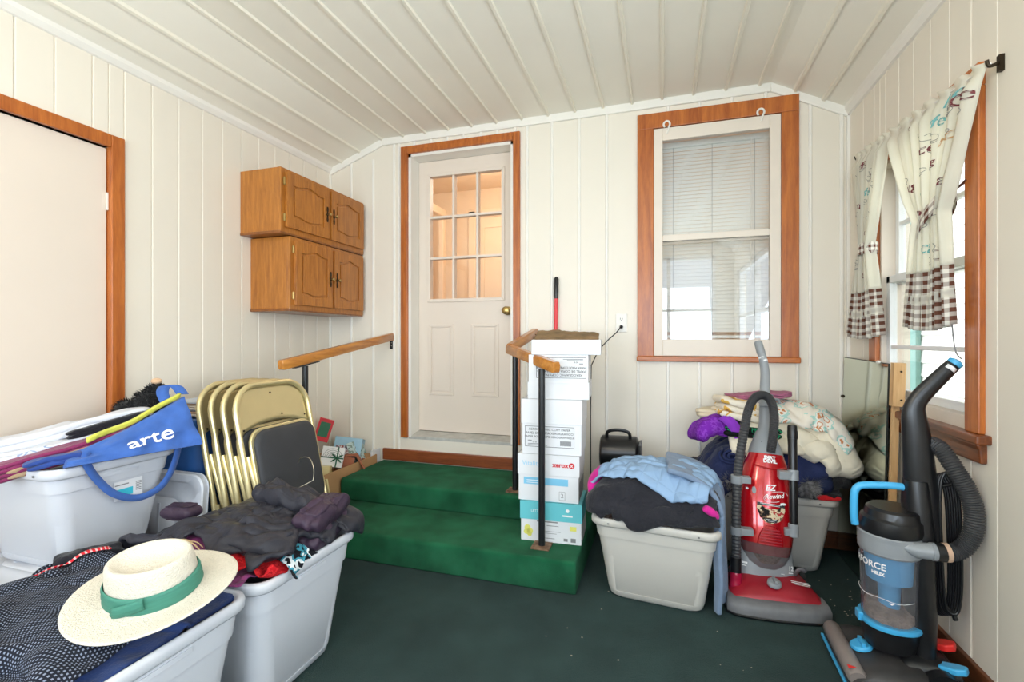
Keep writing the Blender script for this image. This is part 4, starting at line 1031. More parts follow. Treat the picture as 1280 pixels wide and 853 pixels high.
def cloth_obj(name, label, cat, hf, m, W, L, c, rot=0, solid=.007, sub=1, parent=None, group=None, stamp=True, cut=None, wr=.012, wf=9, **k):
    P, nx, ny = drape(hf, W, L, c, rot, **k)
    sd = k.get('seed', 1)*1.37
    for i in range(nx):
        for j in range(ny):
            x, y = i/(nx-1)*W, j/(ny-1)*L
            q = Vector((x*wf+sd, y*wf-sd, sd)); q += Vector((noise.noise(q*.6), noise.noise(q*.6+Vector((5,3,1))), 0))*1.3
            P[i,j,2] += wr*((1-abs(noise.noise(q))*1.8)*.9+(1-abs(noise.noise(q*2.3))*1.8)*.45-.4)
    mb = MB()
    mb.grid(lambda u, v: tuple(P[int(round(u*(nx-1))), int(round(v*(ny-1)))]), nx, ny)
    if cut:
        keep = [i for i, f in enumerate(mb.f) if cut(*mb.uv[f[0]])]
        mb.f = [mb.f[i] for i in keep]; mb.m = [mb.m[i] for i in keep]
    o = mesh_obj(name, mb, m, parent, smooth=180, solid=solid, subsurf=sub, soff=1.0)
    if parent is None: tag(o, label, cat, group)
    if stamp:
        Q = P.reshape(-1, 3).copy(); Q[:,2] += solid; hf.stamp(Q, 1)
    return o
def slab_mb(mb, dims, M, seed, amp=.012, r=None, droop=0, freq=9, n=6, seg=12, wob=.008):
    lx, ly, t = dims; r = r or min(lx, ly)*.22; rings = []
    th = [R(-90+180*k/8) for k in range(9)]
    lev = [(.02, -t/2), (.45, -t/2), (.8, -t/2*.99)]
    ring = [(1-(t/2/min(lx,ly)*2)*(1-math.cos(a))*.8, t/2*math.sin(a)) for a in th[1:-1]]
    lev += [(s_, z) for s_, z in ring] + [(.8, t/2*.99), (.62, t/2), (.45, t/2), (.3, t/2), (.15, t/2), (.02, t/2)]
    for s_, z in lev:
        rg = []
        for x, y, _ in rring(lx, ly, r, 0, n, seg):
            x *= s_; y *= s_
            p = Vector((x*freq+seed*3.1, y*freq-seed*1.7, z*freq*.4+seed))
            nn = noise.noise(p)*.6 + (.5-abs(noise.noise(p*1.9)))*.7
            q = Vector((x*5+seed, y*5, seed*2))
            rg.append((x+noise.noise(q)*wob*2, y+noise.noise(q+Vector((9,2,1)))*wob*2, z+nn*amp - droop*((2*x/lx)**2+.6*(2*y/ly)**2)))
        rings.append(rg)
    mb.loft(rings, True, True, 0, M)
def folded(name, label, cat, m, c, dims, layers=2, rot=(0,0,0), seed=1, amp=.01, droop=0, group=None, freq=9, parent=None, wob=.008):
    mb = MB(); lx, ly, t = dims; tl = t/layers
    for k in range(layers):
        M = Matrix.Translation(c) @ Euler(rot).to_matrix().to_4x4() @ Matrix.Translation((noise.noise(Vector((k*3.3, seed, 0)))*.02, noise.noise(Vector((k*5.1, seed, 4)))*.02, tl*(k+.5)))
        slab_mb(mb, (lx*(1-.02*((k*7) % 3)), ly*(1-.02*((k*5) % 3)), tl*1.12), M, seed, amp, droop=droop, freq=freq, wob=wob)
    o = mesh_obj(name, mb, m, parent, smooth=180, subsurf=1)
    if parent is None: tag(o, label, cat, group)
    return o

# ---- the two front totes
H1 = HF(-2.6, -.9, .2, 1.9)
H1.box(-2.105, 1.20, .60, .46, .362); H1.box(-2.155, 1.252, .50, .445, .73)
for y, zr, zt in ((.842, .405, .440), (1.342, .435, .485)):
    H1.box(-1.428, y, .605, .465, zr); H1.dome(-1.45, y, .60, .46, zr-.015, zt)
    for sx, sy, w_, d_ in ((1, 0, .02, .47), (-1, 0, .02, .47), (0, 1, .61, .02), (0, -1, .61, .02)): H1.box(-1.428+sx*.302, y+sy*.232, w_, d_, .44)
H1.relax(1)
navy = cloth_mat('navy_wool', srgb(42,62,112)); 
cloth_obj('navy_garment', 'navy blue wool garment under the patterned coat in the front tote', 'garment', H1, navy, .84, .56, (-1.53, .83), R(2), squeeze=(.84,.82), lim=(-2.5,-1.15,.64,1.3), seed=3, solid=.010, z0=.62)
coatm = fabric_uv('navy_dash_weave', 'dashes', srgb(27,30,40), srgb(128,136,156), 104, 110)
coat = cloth_obj('patterned_coat', 'dark navy coat with small white dash weave spread under the straw hat', 'coat', H1, coatm, .86, .78, (-1.60, .82), R(14), squeeze=(.80,.82), seed=11, solid=.012, z0=.68, bend=.35, res=.016, rough=.04, wr=.016, wf=7)
def ribbon_on(name, label, cat, hf, pts, w, m, lift=.004, parent=None, zoff=0.0, solid=.002):
    P = smooth_path([(x, y, 0) for x, y in pts], 8); mb = MB(); n = len(P); vs = []
    for i, p in enumerate(P):
        a = P[max(0, i-1)]; b = P[min(n-1, i+1)]; t = (b-a).normalized(); s_ = Vector((-t.y, t.x, 0))
        for k in (-.5, 0, .5):
            q = p+s_*w*k; vs.append((q.x, q.y, max(hf.z(q.x, q.y), hf.z(p.x, p.y)-.01)+lift+zoff))
    b = mb.add(vs, [(i*3+k, i*3+k+1, i*3+4+k, i*3+3+k) for i in range(n-1) for k in (0, 1)])
    for i in range(n):
        for k in range(3): mb.uv[b+i*3+k] = (i/(n-1), k/2)
    o = mesh_obj(name, mb, m, parent, smooth=60, solid=solid, soff=1)
    if parent is None: tag(o, label, cat)
    return o
ribbon_on('striped_belt', 'red and white striped belt along the far edge of the patterned coat', 'belt', H1, [(-1.86, .80), (-1.80, .89), (-1.755, 1.0), (-1.705, 1.085)], .032, fabric_uv('red_stripe', 'stripes', srgb(214,42,54), srgb(236,190,190), 26, 1), lift=.006)
H1b = H1
# rolled dark garment corners behind the coat
folded('dark_scarf', 'rolled black scarf between the patterned coat and the raised tote', 'scarf', cloth_mat('black_knit', srgb(34,35,42)), (-1.79, 1.07, .425), (.17, .08, .045), 2, (0, 0, R(55)), 5, amp=.022, freq=16)
# straw hat
ht = thing('straw_hat', 'cream straw hat with pleated green band resting on the patterned coat', 'hat', (-1.238, .890, .520), rot=(R(11), R(-2), R(25)))
mb = MB(); N = 56
def hat_ring(rx, ry, z, wav=0):
    return [(rx*math.cos(2*PI*k/N), ry*math.sin(2*PI*k/N), z+wav*math.cos(4*PI*k/N+.5)) for k in range(N)]
mb.loft([hat_ring(.190, .170, .006, .008), hat_ring(.187, .168, .011, .008), hat_ring(.160, .142, .005, .005), hat_ring(.13, .113, .001, .003), hat_ring(.108, .090, .002), hat_ring(.103, .086, .008), hat_ring(.100, .083, .05), hat_ring(.097, .080, .086), hat_ring(.094, .077, .098), hat_ring(.088, .072, .103), hat_ring(.080, .064, .101), hat_ring(.070, .054, .092), hat_ring(.050, .036, .083), hat_ring(.025, .018, .081), hat_ring(.003, .002, .081)], False)
mb.f.append(tuple(range(14*N, 15*N))); mb.m.append(0)
lpart('hat_body', mb, MT['straw'], ht, smooth=60, solid=.0025, subsurf=1)
mb = MB(); br_ = []
for z, g in ((.006, .004), (.010, .0065), (.018, .0055), (.026, .0066), (.034, .0052), (.042, .006), (.050, .003)):
    br_.append([((.1035-(z*.06)+g)*math.cos(2*PI*k/N), (.0865-(z*.06)+g)*math.sin(2*PI*k/N), z+.004*math.sin(2*PI*k/N*2+1)) for k in range(N)])
mb.loft(br_, False); bd = lpart('hat_band', mb, MT['hatband'], ht, smooth=60, solid=.002)
mb = MB()
for s_ in (-1, 1):
    def kn(u, v):
        a = R(-100)+s_*(u-.5)*R(40)+R(5); rr = .110+.004*math.sin(PI*v)+.001*math.sin(v*18)
        return (rr*math.cos(a), (rr-.017)*math.sin(a), .010+.028*v+s_*(u-.5)*.022)
    mb.grid(kn, 9, 9)
lpart('band_fold', mb, MT['hatband'], bd, smooth=60, solid=.002)

# straw fringe tie and wire hanger
stt = MB()
random.seed(21)
for k in range(11):
    a = R(20+random.uniform(-35, 35)); l = random.uniform(.05, .09); x, y = -1.455+random.uniform(-.015,.015), 1.09+random.uniform(-.01,.01); z = H1.z(x, y)+.012
    stt.tube(smooth_path([(x, y, z), (x+l*.4*math.cos(a), y+l*.4*math.sin(a), z+.03+random.uniform(0,.02)), (x+l*.8*math.cos(a), y+l*.8*math.sin(a), z+.035), (x+l*math.cos(a)+.008, y+l*math.sin(a), z+.015)], 5), .0015, 5)
tag(mesh_obj('straw_tassel', stt, mat('raffia', srgb(196,170,128), .8), smooth=60), 'tan raffia tassel where the patterned coat meets the puffer jacket', 'tassel', kind='stuff')

# tote C contents
mag = cloth_mat('plum_satin', srgb(126,52,104), rough=.5); redc = blotch('red_lace', [(0, srgb(190,24,34)), (.5, srgb(214,44,48)), (.6, srgb(170,18,28))], 60)
cloth_obj('plum_blouse', 'plum purple blouse spilling out under the front of the puffer jacket', 'blouse', H1, mag, .42, .30, (-1.36, 1.20), R(3), squeeze=(.85,.72), seed=5, solid=.006, z0=.66, res=.014)
cloth_obj('red_garment', 'crumpled bright red garment at the front rim of the jacket tote', 'garment', H1, redc, .20, .20, (-1.215, 1.20), R(20), squeeze=(.7,.72), seed=8, solid=.006, z0=.64, res=.012)
cloth_obj('printed_scarf', 'black and teal printed scarf squeezed beside the red garment', 'scarf', H1, blotch('teal_black_print', [(0, srgb(24,26,32)), (.5, srgb(64,140,160)), (.56, srgb(224,232,234)), (.62, srgb(24,26,32))], 18), .17, .22, (-1.145, 1.27), R(-12), squeeze=(.75,.7), seed=9, solid=.006, z0=.64, res=.012)
maroon = cloth_mat('dark_plum_nylon', srgb(62,49,64), rough=.42, sheen=.0, bump=.1)
charc = cloth_mat('charcoal_nylon', srgb(50,50,57), rough=.42, sheen=0, bump=.12, vary=.2)
H1.dome(-1.38, 1.40, .52, .42, .46, .515); H1.relax(1)
folded('plum_puffer_vest', 'dark plum puffer vest bulging at the right end of the jacket tote', 'vest', maroon, (-1.185, 1.45, .44), (.11, .26, .13), 2, (R(4), R(6), R(8)), 4, amp=.03, freq=20)
pjk = cloth_obj('puffer_jacket', 'charcoal puffer jacket heaped over the second tote', 'jacket', H1, charc, .84, .70, (-1.425, 1.375), R(-6), squeeze=(.66,.58), seed=14, solid=.018, z0=.78, bend=.2, res=.015, rough=.06, wr=.022, wf=8)
folded('sleeve', None, None, charc, (-1.36, 1.47, .535), (.30, .12, .05), 1, (R(-4), R(3), R(-6)), 13, amp=.04, freq=19, parent=pjk) 
folded('rolled_hood', None, None, maroon, (-1.665, 1.29, .515), (.12, .07, .045), 1, (0, 0, R(12)), 6, amp=.012, freq=22, parent=pjk)
wh = MB(); wh.tube(smooth_path([(-1.335, 1.585, .60), (-1.345, 1.60, .64), (-1.37, 1.61, .675), (-1.40, 1.612, .682), (-1.425, 1.612, .672), (-1.43, 1.612, .655)], 6)+[], .0016, 6)
wh.tube(smooth_path([(-1.335, 1.585, .60), (-1.36, 1.57, .585), (-1.43, 1.50, .545)], 6), .0016, 6)
tag(mesh_obj('wire_hanger', wh, MT['steel'], smooth=60), 'bent silver wire hanger hook in front of the charcoal chair seat', 'hanger')

# ---- heap on the raised tote: folded linens, garments, blue bag
HA = HF(-2.5, -1.6, .9, 1.7, floor=.42); HA.box(-2.155, 1.252, .48, .42, .72)
wc = cloth_mat('white_linen', srgb(208,209,216), vary=.03, bump=.15, crease=.9); wc2 = blotch('white_floral_linen', [(0, srgb(206,210,218)), (.56, srgb(150,166,194)), (.6, srgb(208,211,218))], 16)
aim = R(48)
def lin(name, label, cat, m, c, dims, layers, seed, pitch=-18, yaw=62, **k):
    return folded(name, label, cat, m, c, dims, layers, (0, R(pitch), R(yaw)), seed, **k)
lin('folded_sheet', 'folded white sheet at the near left of the raised tote, lowest of the whites', 'sheet', wc, (-2.20, 1.11, .715), (.36, .15, .055), 3, 2, -8, 50, amp=.022, wob=.02, freq=12)
lin('folded_tablecloth', 'pale floral folded tablecloth between the white sheets and the burgundy cloth', 'tablecloth', wc2, (-2.10, 1.20, .745), (.46, .13, .05), 3, 3, -13, 58, amp=.018, wob=.015, freq=12)
lin('folded_curtain', 'top white folded linen with rounded fold on the raised tote', 'linen', wc, (-2.17, 1.25, .795), (.50, .12, .045), 2, 4, -11, 58, amp=.018, wob=.016, freq=11)
lin('burgundy_cloth', 'burgundy folded cloth lying slantwise beside the white linens', 'cloth', cloth_mat('burgundy', srgb(128,40,86), rough=.6), (-2.01, 1.165, .735), (.43, .085, .055), 4, 5, -13, 62, amp=.010, wob=.010)
lin('tan_folder', 'thin tan folded cloth between the burgundy cloth and blue bag', 'cloth', cloth_mat('tan_cotton', srgb(176,150,118)), (-1.975, 1.165, .742), (.38, .04, .035), 2, 6, -13, 64, amp=.003)
lin('black_garment', 'black folded garment tucked behind the yellow edge in the blue bag', 'garment', cloth_mat('black_cotton', srgb(30,30,36)), (-2.015, 1.28, .825), (.26, .045, .03), 2, 7, -14, 64, amp=.005)
lin('navy_cloth', 'navy blue folded cloth whose end pokes out next to the burgundy cloth', 'cloth', cloth_mat('navy_cotton', srgb(48,72,140)), (-1.955, 1.085, .735), (.17, .05, .03), 2, 8, -6, 60, amp=.014)
lin('paper_parcel', 'brown paper parcel behind the white linens against the door', 'parcel', MT['kraft'], (-2.30, 1.36, .76), (.30, .12, .05), 1, 9, -4, 40, amp=.01)
# blue canvas bag lying on the heap with its strap hanging down
tb = thing('canvas_bag', 'blue canvas tote bag with white lettering lying over the corner of the raised tote', 'bag', (-1.86, 1.28, .73))
bagm = cloth_mat('blue_canvas', srgb(66,104,178), rough=.85, bump=.3, bs=400, crease=.7, cs=7)
BL, BR, TL, TR = Vector((-1.905, 1.07, .735)), Vector((-1.80, 1.475, .735)), Vector((-1.955, 1.10, .765)), Vector((-1.90, 1.475, .925))
def bagp(off, low=0):
    def fn(u, v):
        p = BL.lerp(BR, u).lerp(TL.lerp(TR, u), v)
        n_ = Vector((.95, -.25, .25))
        b_ = math.sin(PI*u)**.6*math.sin(PI*min(1, v*1.0))*.5
        w = noise.noise(Vector((u*5, v*3.5, off*10)))*.016+(.4-abs(noise.noise(Vector((u*7+v*2, v*4-u*2, 3)))))*.014
        return tuple(p + n_*(off*(.35+.65*math.sin(PI*(.12+.76*u)))+b_*.02*(1 if off > 0 else -1)+w) + Vector((0, 0, -.012*math.sin(PI*u)*v)))
    return fn
mb = MB(); mb.grid(bagp(.018), 34, 16); mb.grid(bagp(-.03), 34, 16)
nf = len(mb.v)//2
for i in range(33):
    mb.f.append((i, nf+i, nf+i+1, i+1)); mb.m.append(0)
for j in range(15):
    for i in (0, 33):
        mb.f.append((j*34+i, (j+1)*34+i, nf+(j+1)*34+i, nf+j*34+i)); mb.m.append(0)
mesh_obj('bag_body', mb, bagm, tb, smooth=60, solid=.003)
f = bagp(.018)
vs, fs = text_mesh('arte', .085, bold=.001, sx=1.15)
mb = MB(); out = []
for (x, y, z) in vs:
    u = .60+x/.42; v = .42+y/.17
    p = Vector(f(u, v)); n_ = Vector((.95, -.25, .25)).normalized()
    out.append(p+n_*.005)
mb.add(out, fs); mesh_obj('bag_lettering', mb, MT['whiteink'], tb, smooth=0, solid=.001)
mb = MB()
def strip(path, w, side, n=6):
    P = smooth_path(path, n); s_ = Vector(side).normalized(); vs = []
    for p in P: vs += [p-s_*w/2, p+s_*w/2]
    mb.add(vs, [(2*i, 2*i+1, 2*i+3, 2*i+2) for i in range(len(P)-1)])
P0 = [(-1.895, 1.13, .775), (-1.893, 1.125, .745), (-1.892, 1.155, .68), (-1.892, 1.215, .605), (-1.892, 1.30, .565), (-1.892, 1.385, .585), (-1.885, 1.43, .66), (-1.85, 1.425, .76), (-1.865, 1.425, .855)]
P1 = smooth_path(P0, 8); vs = []
for i, p in enumerate(P1):
    t = (P1[min(i+1, len(P1)-1)]-P1[max(i-1, 0)]).normalized(); s_ = t.cross(Vector((1, -.12, .1))).normalized()
    vs += [p-s_*.0125, p+s_*.0125]
mb.add(vs, [(2*i, 2*i+1, 2*i+3, 2*i+2) for i in range(len(P1)-1)])
mesh_obj('strap', mb, bagm, tb, smooth=60, solid=.003)
mb = MB()
P1 = smooth_path([(-1.935, 1.44, .90), (-1.955, 1.435, .945), (-1.965, 1.455, .972), (-1.94, 1.48, .968), (-1.915, 1.49, .935)], 8); vs = []
for i, p in enumerate(P1):
    vs += [p+Vector((-.012, -.018, 0)), p+Vector((.016, .014, .0))]
mb.add(vs, [(2*i, 2*i+1, 2*i+3, 2*i+2) for i in range(len(P1)-1)])
mesh_obj('handle_loop', mb, bagm, tb, smooth=60, solid=.003)
mb = MB()
def lime(u, v):
    p = TL.lerp(TR, .18+.82*u); return tuple(p+Vector((-.004+.004*v, -.004, .002+.018*v-.012*math.sin(PI*u)+.003*math.sin(u*11))))
mb.grid(lime, 24, 4); mesh_obj('lime_edge', mb, cloth_mat('lime_cloth', srgb(206,206,86)), tb, smooth=60, solid=.012)
# black plush toy behind the bag
pt = thing('plush_toy', 'black fuzzy plush toy with tan top sitting behind the blue bag', 'plush toy', (-2.10, 1.50, .80))
random.seed(5)
def fuzzy(mb, c, r, n, ln_, sq=(1,1,1), wid=.0018):
    c = Vector(c)
    for k in range(n):
        d = Vector((random.gauss(0,1), random.gauss(0,1), random.gauss(0,1))).normalized(); p = c+Vector((d.x*r*sq[0], d.y*r*sq[1], d.z*r*sq[2])); s_ = d.orthogonal().normalized()
        j = Vector((random.gauss(0,.35), random.gauss(0,.35), random.gauss(0,.35)-.2))
        q = p+(d+j).normalized()*ln_*random.uniform(.6, 1.1)
        mb.add([p-s_*wid, p+s_*wid, q], [(0, 1, 2)])
def ball(mb, c, r, sq=(1,1,1), n=16):
    mb.loft([[(c[0]+r*sq[0]*math.cos(2*PI*k/n)*math.cos(a), c[1]+r*sq[1]*math.sin(2*PI*k/n)*math.cos(a), c[2]+r*sq[2]*math.sin(a)) for k in range(n)] for a in [R(-88+176*i/10) for i in range(11)]])
blk = cloth_mat('black_plush', srgb(20,20,22))
mb = MB(); ball(mb, (-2.10, 1.49, .895), .058, (1.2,1,.9)); ball(mb, (-2.17, 1.45, .865), .05, (1.2,1,.8)); ball(mb, (-2.085, 1.50, .945), .035, (1,1,.8)); fuzzy(mb, (-2.10, 1.49, .895), .058, 900, .02, (1.2,1,.9)); fuzzy(mb, (-2.17, 1.45, .865), .05, 500, .02, (1.2,1,.8)); fuzzy(mb, (-2.085, 1.50, .945), .035, 500, .014, (1,1,.8))
mesh_obj('plush_body', mb, blk, pt, smooth=60)
mb = MB(); ball(mb, (-2.08, 1.50, .985), .02, (1.1,1,.7)); mesh_obj('tan_ear', mb, cloth_mat('tan_plush', srgb(206,170,136)), pt, smooth=60)

# ---- middle tote
ang = R(-6); cxD, cyD = -.018, 2.305
H2 = HF(-.6, .5, 1.8, 2.8); H2.box(cxD, cyD, .525, .39, .37, ang); H2.dome(cxD, cyD, .53, .395, .385, .515, ang, p=4); H2.relax(1)
pinkm = cloth_mat('hot_pink_cloth', srgb(206,36,142))
fl = cloth_mat('black_fleece', srgb(40,40,46), bump=.5, bs=90)
def roll(name, label, cat, pts, rr, m, seed, amp=.012, fr=14, n=14, parent=None):
    P = smooth_path(pts, 8); N = len(P); mb = MB(); rad = [rr*(.82+.18*math.sin(PI*i/(N-1))) for i in range(N)]
    mb.tube(P, rad, n); 
    mb.v = [tuple(Vector(p)+Vector((noise.noise(Vector(p)*fr+Vector((seed,0,0))), noise.noise(Vector(p)*fr+Vector((0,seed,5))), noise.noise(Vector(p)*fr+Vector((3,0,seed)))))*amp) for p in mb.v]
    o = mesh_obj(name, mb, m, parent, smooth=180, subsurf=1)
    if parent is None: tag(o, label, cat)
    return o
pkg = cloth_obj('pink_garment', 'hot pink garment peeking from beneath the black fleece on the middle tote', 'garment', H2, pinkm, .56, .32, (-.05, 2.30), R(-6), squeeze=(.95,.85), seed=6, solid=.008, z0=.6)
cloth_obj('black_fleece', 'black fleece heaped along the front of the middle tote', 'fleece', H2, fl, .64, .42, (-.055, 2.215), R(-6), squeeze=(.84,.64), seed=17, solid=.024, z0=.68, bend=.3, res=.016, wr=.018, wf=7)
roll('sleeve', None, None, [(-.300, 2.20, .452), (-.300, 2.27, .50), (-.27, 2.36, .535)], .030, pinkm, 4, .01, parent=pkg)
H2.relax(1)
roll('sleeve', None, None, [(.17, 2.075, .482), (.195, 2.09, .462), (.215, 2.11, .44)], .018, pinkm, 9, .012, parent=pkg)
qm = fabric_uv('pale_blue_quilted_velour', 'quilt', srgb(140,168,200), srgb(140,168,200), 7, 6)
cloth_obj('quilted_jacket', 'pale blue quilted jacket spread on top of the middle tote', 'jacket', H2, qm, .60, .46, (-.02, 2.305), R(-22), squeeze=(.78,.74), seed=23, solid=.013, z0=.70, bend=.2, res=.0135, wr=.016, wf=9)
# grey-blue robe hanging down the right side of the tote
mb = MB()
prof = [(.02, .600), (.09, .585), (.15, .565), (.205, .53), (.248, .465), (.256, .38), (.254, .28), (.256, .17), (.258, .08), (.26, .02)]
PP = smooth_path([(x, 0, z) for x, z in prof], 4)
def robe(u, v):
    i = v*(len(PP)-1); a = int(min(i, len(PP)-2)); p = PP[a].lerp(PP[a+1], i-a)
    dr = max(0, (v-.35))
    y = 2.115+.33*u+.03*dr
    w = (.010*math.sin(u*13+1.2+v)+.006*math.sin(u*29+2*v))*min(1, v*2)
    return (p.x+w*.9+noise.noise(Vector((u*3, v*5, 1.3)))*.01-(.045*(1-u)**1.5)*min(1, v*2), y, p.z+w*.8*(1-min(1, v*1.6)))
mb.grid(robe, 30, 44); tag(mesh_obj('blue_robe', mb, cloth_mat('grey_blue_velour', srgb(118,136,160), vary=.08, bump=.3, bs=70), smooth=180, solid=.022, subsurf=1, soff=-1), 'grey blue robe hanging over the right end of the middle tote to the floor', 'robe')
# black round case behind the tote
bk = thing('black_case', 'black round sided case with carry handle behind the middle tote by the wall', 'case', (-.235, 2.86, 0))
mb = MB(); mb.tube([(-.345, 2.86, .50), (-.335, 2.86, .50), (-.14, 2.86, .50), (-.13, 2.86, .50)], [.085, .098, .098, .085], 28); mb.box(-.34, -.135, 2.80, 2.92, .0, .47)
cs = mesh_obj('case_body', mb, MT['blackpl'], bk, smooth=40, bevel=.004)
mb = MB(); mb.tube(smooth_path([(-.305, 2.83, .575), (-.30, 2.82, .625), (-.24, 2.815, .64), (-.18, 2.82, .625), (-.175, 2.83, .575)], 6), .010, 10, flat=.6); mesh_obj('carry_handle', mb, MT['blackpl'], bk, smooth=60)
mb = MB(); mb.lathe([(.0, 0), (.06, 0), (.075, .006), (.08, .014), (.08, .02), (0, .02)], 28, M=Matrix.Translation((-.13, 2.86, .50)) @ Matrix.Rotation(R(90), 4, 'Y')); mesh_obj('end_cap', mb, MT['vdgrey'], bk, smooth=40)
mb = MB(); mb.tube([(-.12, 2.79, .56), (-.118, 2.775, .52), (-.118, 2.775, .48)], .006, 8); mesh_obj('latch', mb, MT['black'], bk)

# ---- tote behind the red vacuum
nv = cloth_mat('navy_coat_cloth', srgb(34,44,84), rough=.7, vary=.15, bump=.3, bs=120); nv2 = cloth_mat('navy_puffer', srgb(36,44,74), rough=.4, sheen=0, vary=.15)
cream = cloth_mat('cream_comforter_cotton', srgb(236,226,204), vary=.04, bump=.15, bs=40)
folded('black_jumper', 'black jumper lying over the left edge of the rear tote', 'jumper', fl, (.24, 2.83, .385), (.22, .30, .10), 2, (R(0), R(-16), R(10)), 3, amp=.02, freq=12)
folded('dark_trousers', 'black trousers at the right rim of the rear tote below the navy puffer', 'trousers', cloth_mat('black_twill', srgb(28,28,32)), (.72, 2.80, .385), (.26, .34, .07), 2, (0, R(5), R(-4)), 8, amp=.014)
roll('black_glove', 'black knit cuff hanging at the right corner of the rear tote', 'cuff', [(.78, 2.66, .455), (.83, 2.68, .475), (.862, 2.72, .452)], .028, cloth_mat('black_knit_cuff', srgb(22,22,26), bump=.8, bs=300), 3, .008)
folded('red_cloth', 'small bright red cloth on the front right rim of the rear tote', 'cloth', cloth_mat('bright_red_cloth', srgb(206,32,38)), (.765, 2.648, .388), (.11, .05, .022), 1, (R(-10), 0, R(5)), 4, amp=.005)
pf = thing('navy_parka', 'dark navy puffer parka with grey fur hood stuffed in the rear tote', 'parka', (.55, 2.80, .39))
mb = MB()
for (c, dms, rt, sd) in (((.50, 2.80, .44), (.54, .36, .11), (0, R(2), 0), 5), ((.71, 2.78, .475), (.20, .30, .10), (0, R(24), R(-5)), 6), ((.36, 2.74, .47), (.24, .24, .09), (R(-8), R(-8), R(10)), 7)):
    slab_mb(mb, dms, Matrix.Translation(c) @ Euler(rt).to_matrix().to_4x4(), sd, .02, freq=13)
mesh_obj('parka_body', mb, nv2, pf, smooth=180, subsurf=1)
furm = mat('grey_fur', srgb(168,166,166), 1, scale=60, col2=srgb(92,90,92), spec=.1)
random.seed(9)
for c, r_ in (((.675, 2.625, .452), .040), ((.325, 2.625, .452), .036)):
    mb = MB(); ball(mb, c, r_*.9); fuzzy(mb, c, r_*.8, 1600, r_*.95, wid=.0011); mesh_obj('fur_trim', mb, furm, pf, smooth=60)
HE = HF(-.1, 1.0, 2.4, 3.1); HE.box(.525, 2.835, .60, .40, .39); HE.dome(.52, 2.82, .60, .38, .40, .585, p=5); HE.relax(1)
LE = (0, .93, 2.3, 3.045)
nc = cloth_obj('navy_coat', 'navy wool coat folded in thick rolls above the parka in the rear tote', 'coat', HE, nv, .74, .56, (.43, 2.80), R(2), squeeze=(.74,.62), seed=31, solid=.035, z0=.74, bend=.25, res=.017, wr=.02, wf=8, lim=LE)
mb = MB()
def spiral(u, v):
    k = u*39; rr = .048*(1-k/46); a = k*.36+2.5
    return (.335+rr*1.25*math.cos(a)+.03*v, 2.62+.14*v+noise.noise(Vector((u*8, v*3, 2)))*.006, .575+rr*.85*math.sin(a))
mb.grid(spiral, 60, 6); mesh_obj('rolled_sleeve', mb, nv, nc, smooth=180, solid=.011, soff=0)
folded('green_print_top', 'black top with green print squeezed between navy coat and comforter', 'top', blotch('green_black_print', [(0, srgb(20,24,24)), (.52, srgb(40,150,104)), (.58, srgb(20,24,24))], 24), (.44, 2.74, .665), (.30, .20, .05), 2, (0, R(2), 0), 2, amp=.01)
pb = thing('purple_bag', 'bright purple damask cloth bag on the left of the rear heap', 'bag', (.24, 2.77, .66))
pm = blotch('purple_damask', [(0, srgb(118,40,168)), (.45, srgb(138,64,186)), (.56, srgb(112,34,158))], 42)
mb = MB(); slab_mb(mb, (.26, .22, .10), Matrix.Translation((.255, 2.775, .705)) @ Euler((R(-6), R(-14), R(8))).to_matrix().to_4x4(), 21, .030, droop=.035, freq=7, wob=.02); mesh_obj('bag_body', mb, pm, pb, smooth=180, subsurf=1)
mb = MB(); P = smooth_path([(.30, 2.672, .765), (.335, 2.65, .74), (.365, 2.648, .70), (.38, 2.655, .665)], 6); vs = []
for p in P: vs += [p+Vector((-.022, 0, -.012)), p+Vector((.022, 0, .016))]
mb.add(vs, [(2*i, 2*i+1, 2*i+3, 2*i+2) for i in range(len(P)-1)]); mesh_obj('bag_strap', mb, cloth_mat('purple_strap_cloth', srgb(140,58,190)), pb, smooth=60, solid=.004)
HE.dome(.63, 2.86, .46, .34, .60, .73, p=4); HE.relax(1)
cf = cloth_obj('comforter', 'cream quilted comforter folded thick on top of the rear tote', 'comforter', HE, cream, .78, .58, (.66, 2.84), R(-5), squeeze=(.66,.66), seed=37, solid=.05, z0=.86, bend=.3, res=.018, wr=.02, wf=6, lim=LE)
pr = blotch('pastel_print', [(0, srgb(236,228,214)), (.50, srgb(178,216,206)), (.54, srgb(240,234,224)), (.60, srgb(206,140,96)), (.64, srgb(240,234,222))], 14)
HE.relax(2)
cloth_obj('floral_quilt', 'pale floral quilt with brown flower print, topmost at the right of the rear heap', 'quilt', HE, pr, .52, .44, (.70, 2.85), R(-8), squeeze=(.72,.7), seed=41, solid=.02, z0=.98, bend=.25, res=.016, wr=.012, wf=8, lim=LE)
HE.dome(.40, 2.80, .28, .26, .80, .835)
folded('teddy_sheet', 'cream folded sheet with honey coloured bear print left of the vacuum hose', 'sheet', blotch('bear_print', [(0, srgb(238,228,210)), (.60, srgb(222,176,84)), (.66, srgb(168,120,70)), (.69, srgb(240,232,216))], 12), (.40, 2.80, .735), (.30, .28, .10), 3, (R(-4), R(10), R(6)), 36, amp=.022, wob=.02, freq=10)
folded('beige_pillowcase', 'beige pillowcase lying on the purple bag', 'pillowcase', cloth_mat('beige_cotton', srgb(214,200,172)), (.31, 2.86, .745), (.24, .22, .04), 2, (R(-4), R(-8), 0), 37, amp=.02, wob=.02)
folded('grey_towel', 'thin grey folded cloth just under the pink towel', 'cloth', cloth_mat('grey_cloth', srgb(176,178,190)), (.45, 2.86, HE.z(.45, 2.86)-.005), (.20, .18, .024), 1, (0, R(4), 0), 38, amp=.010)
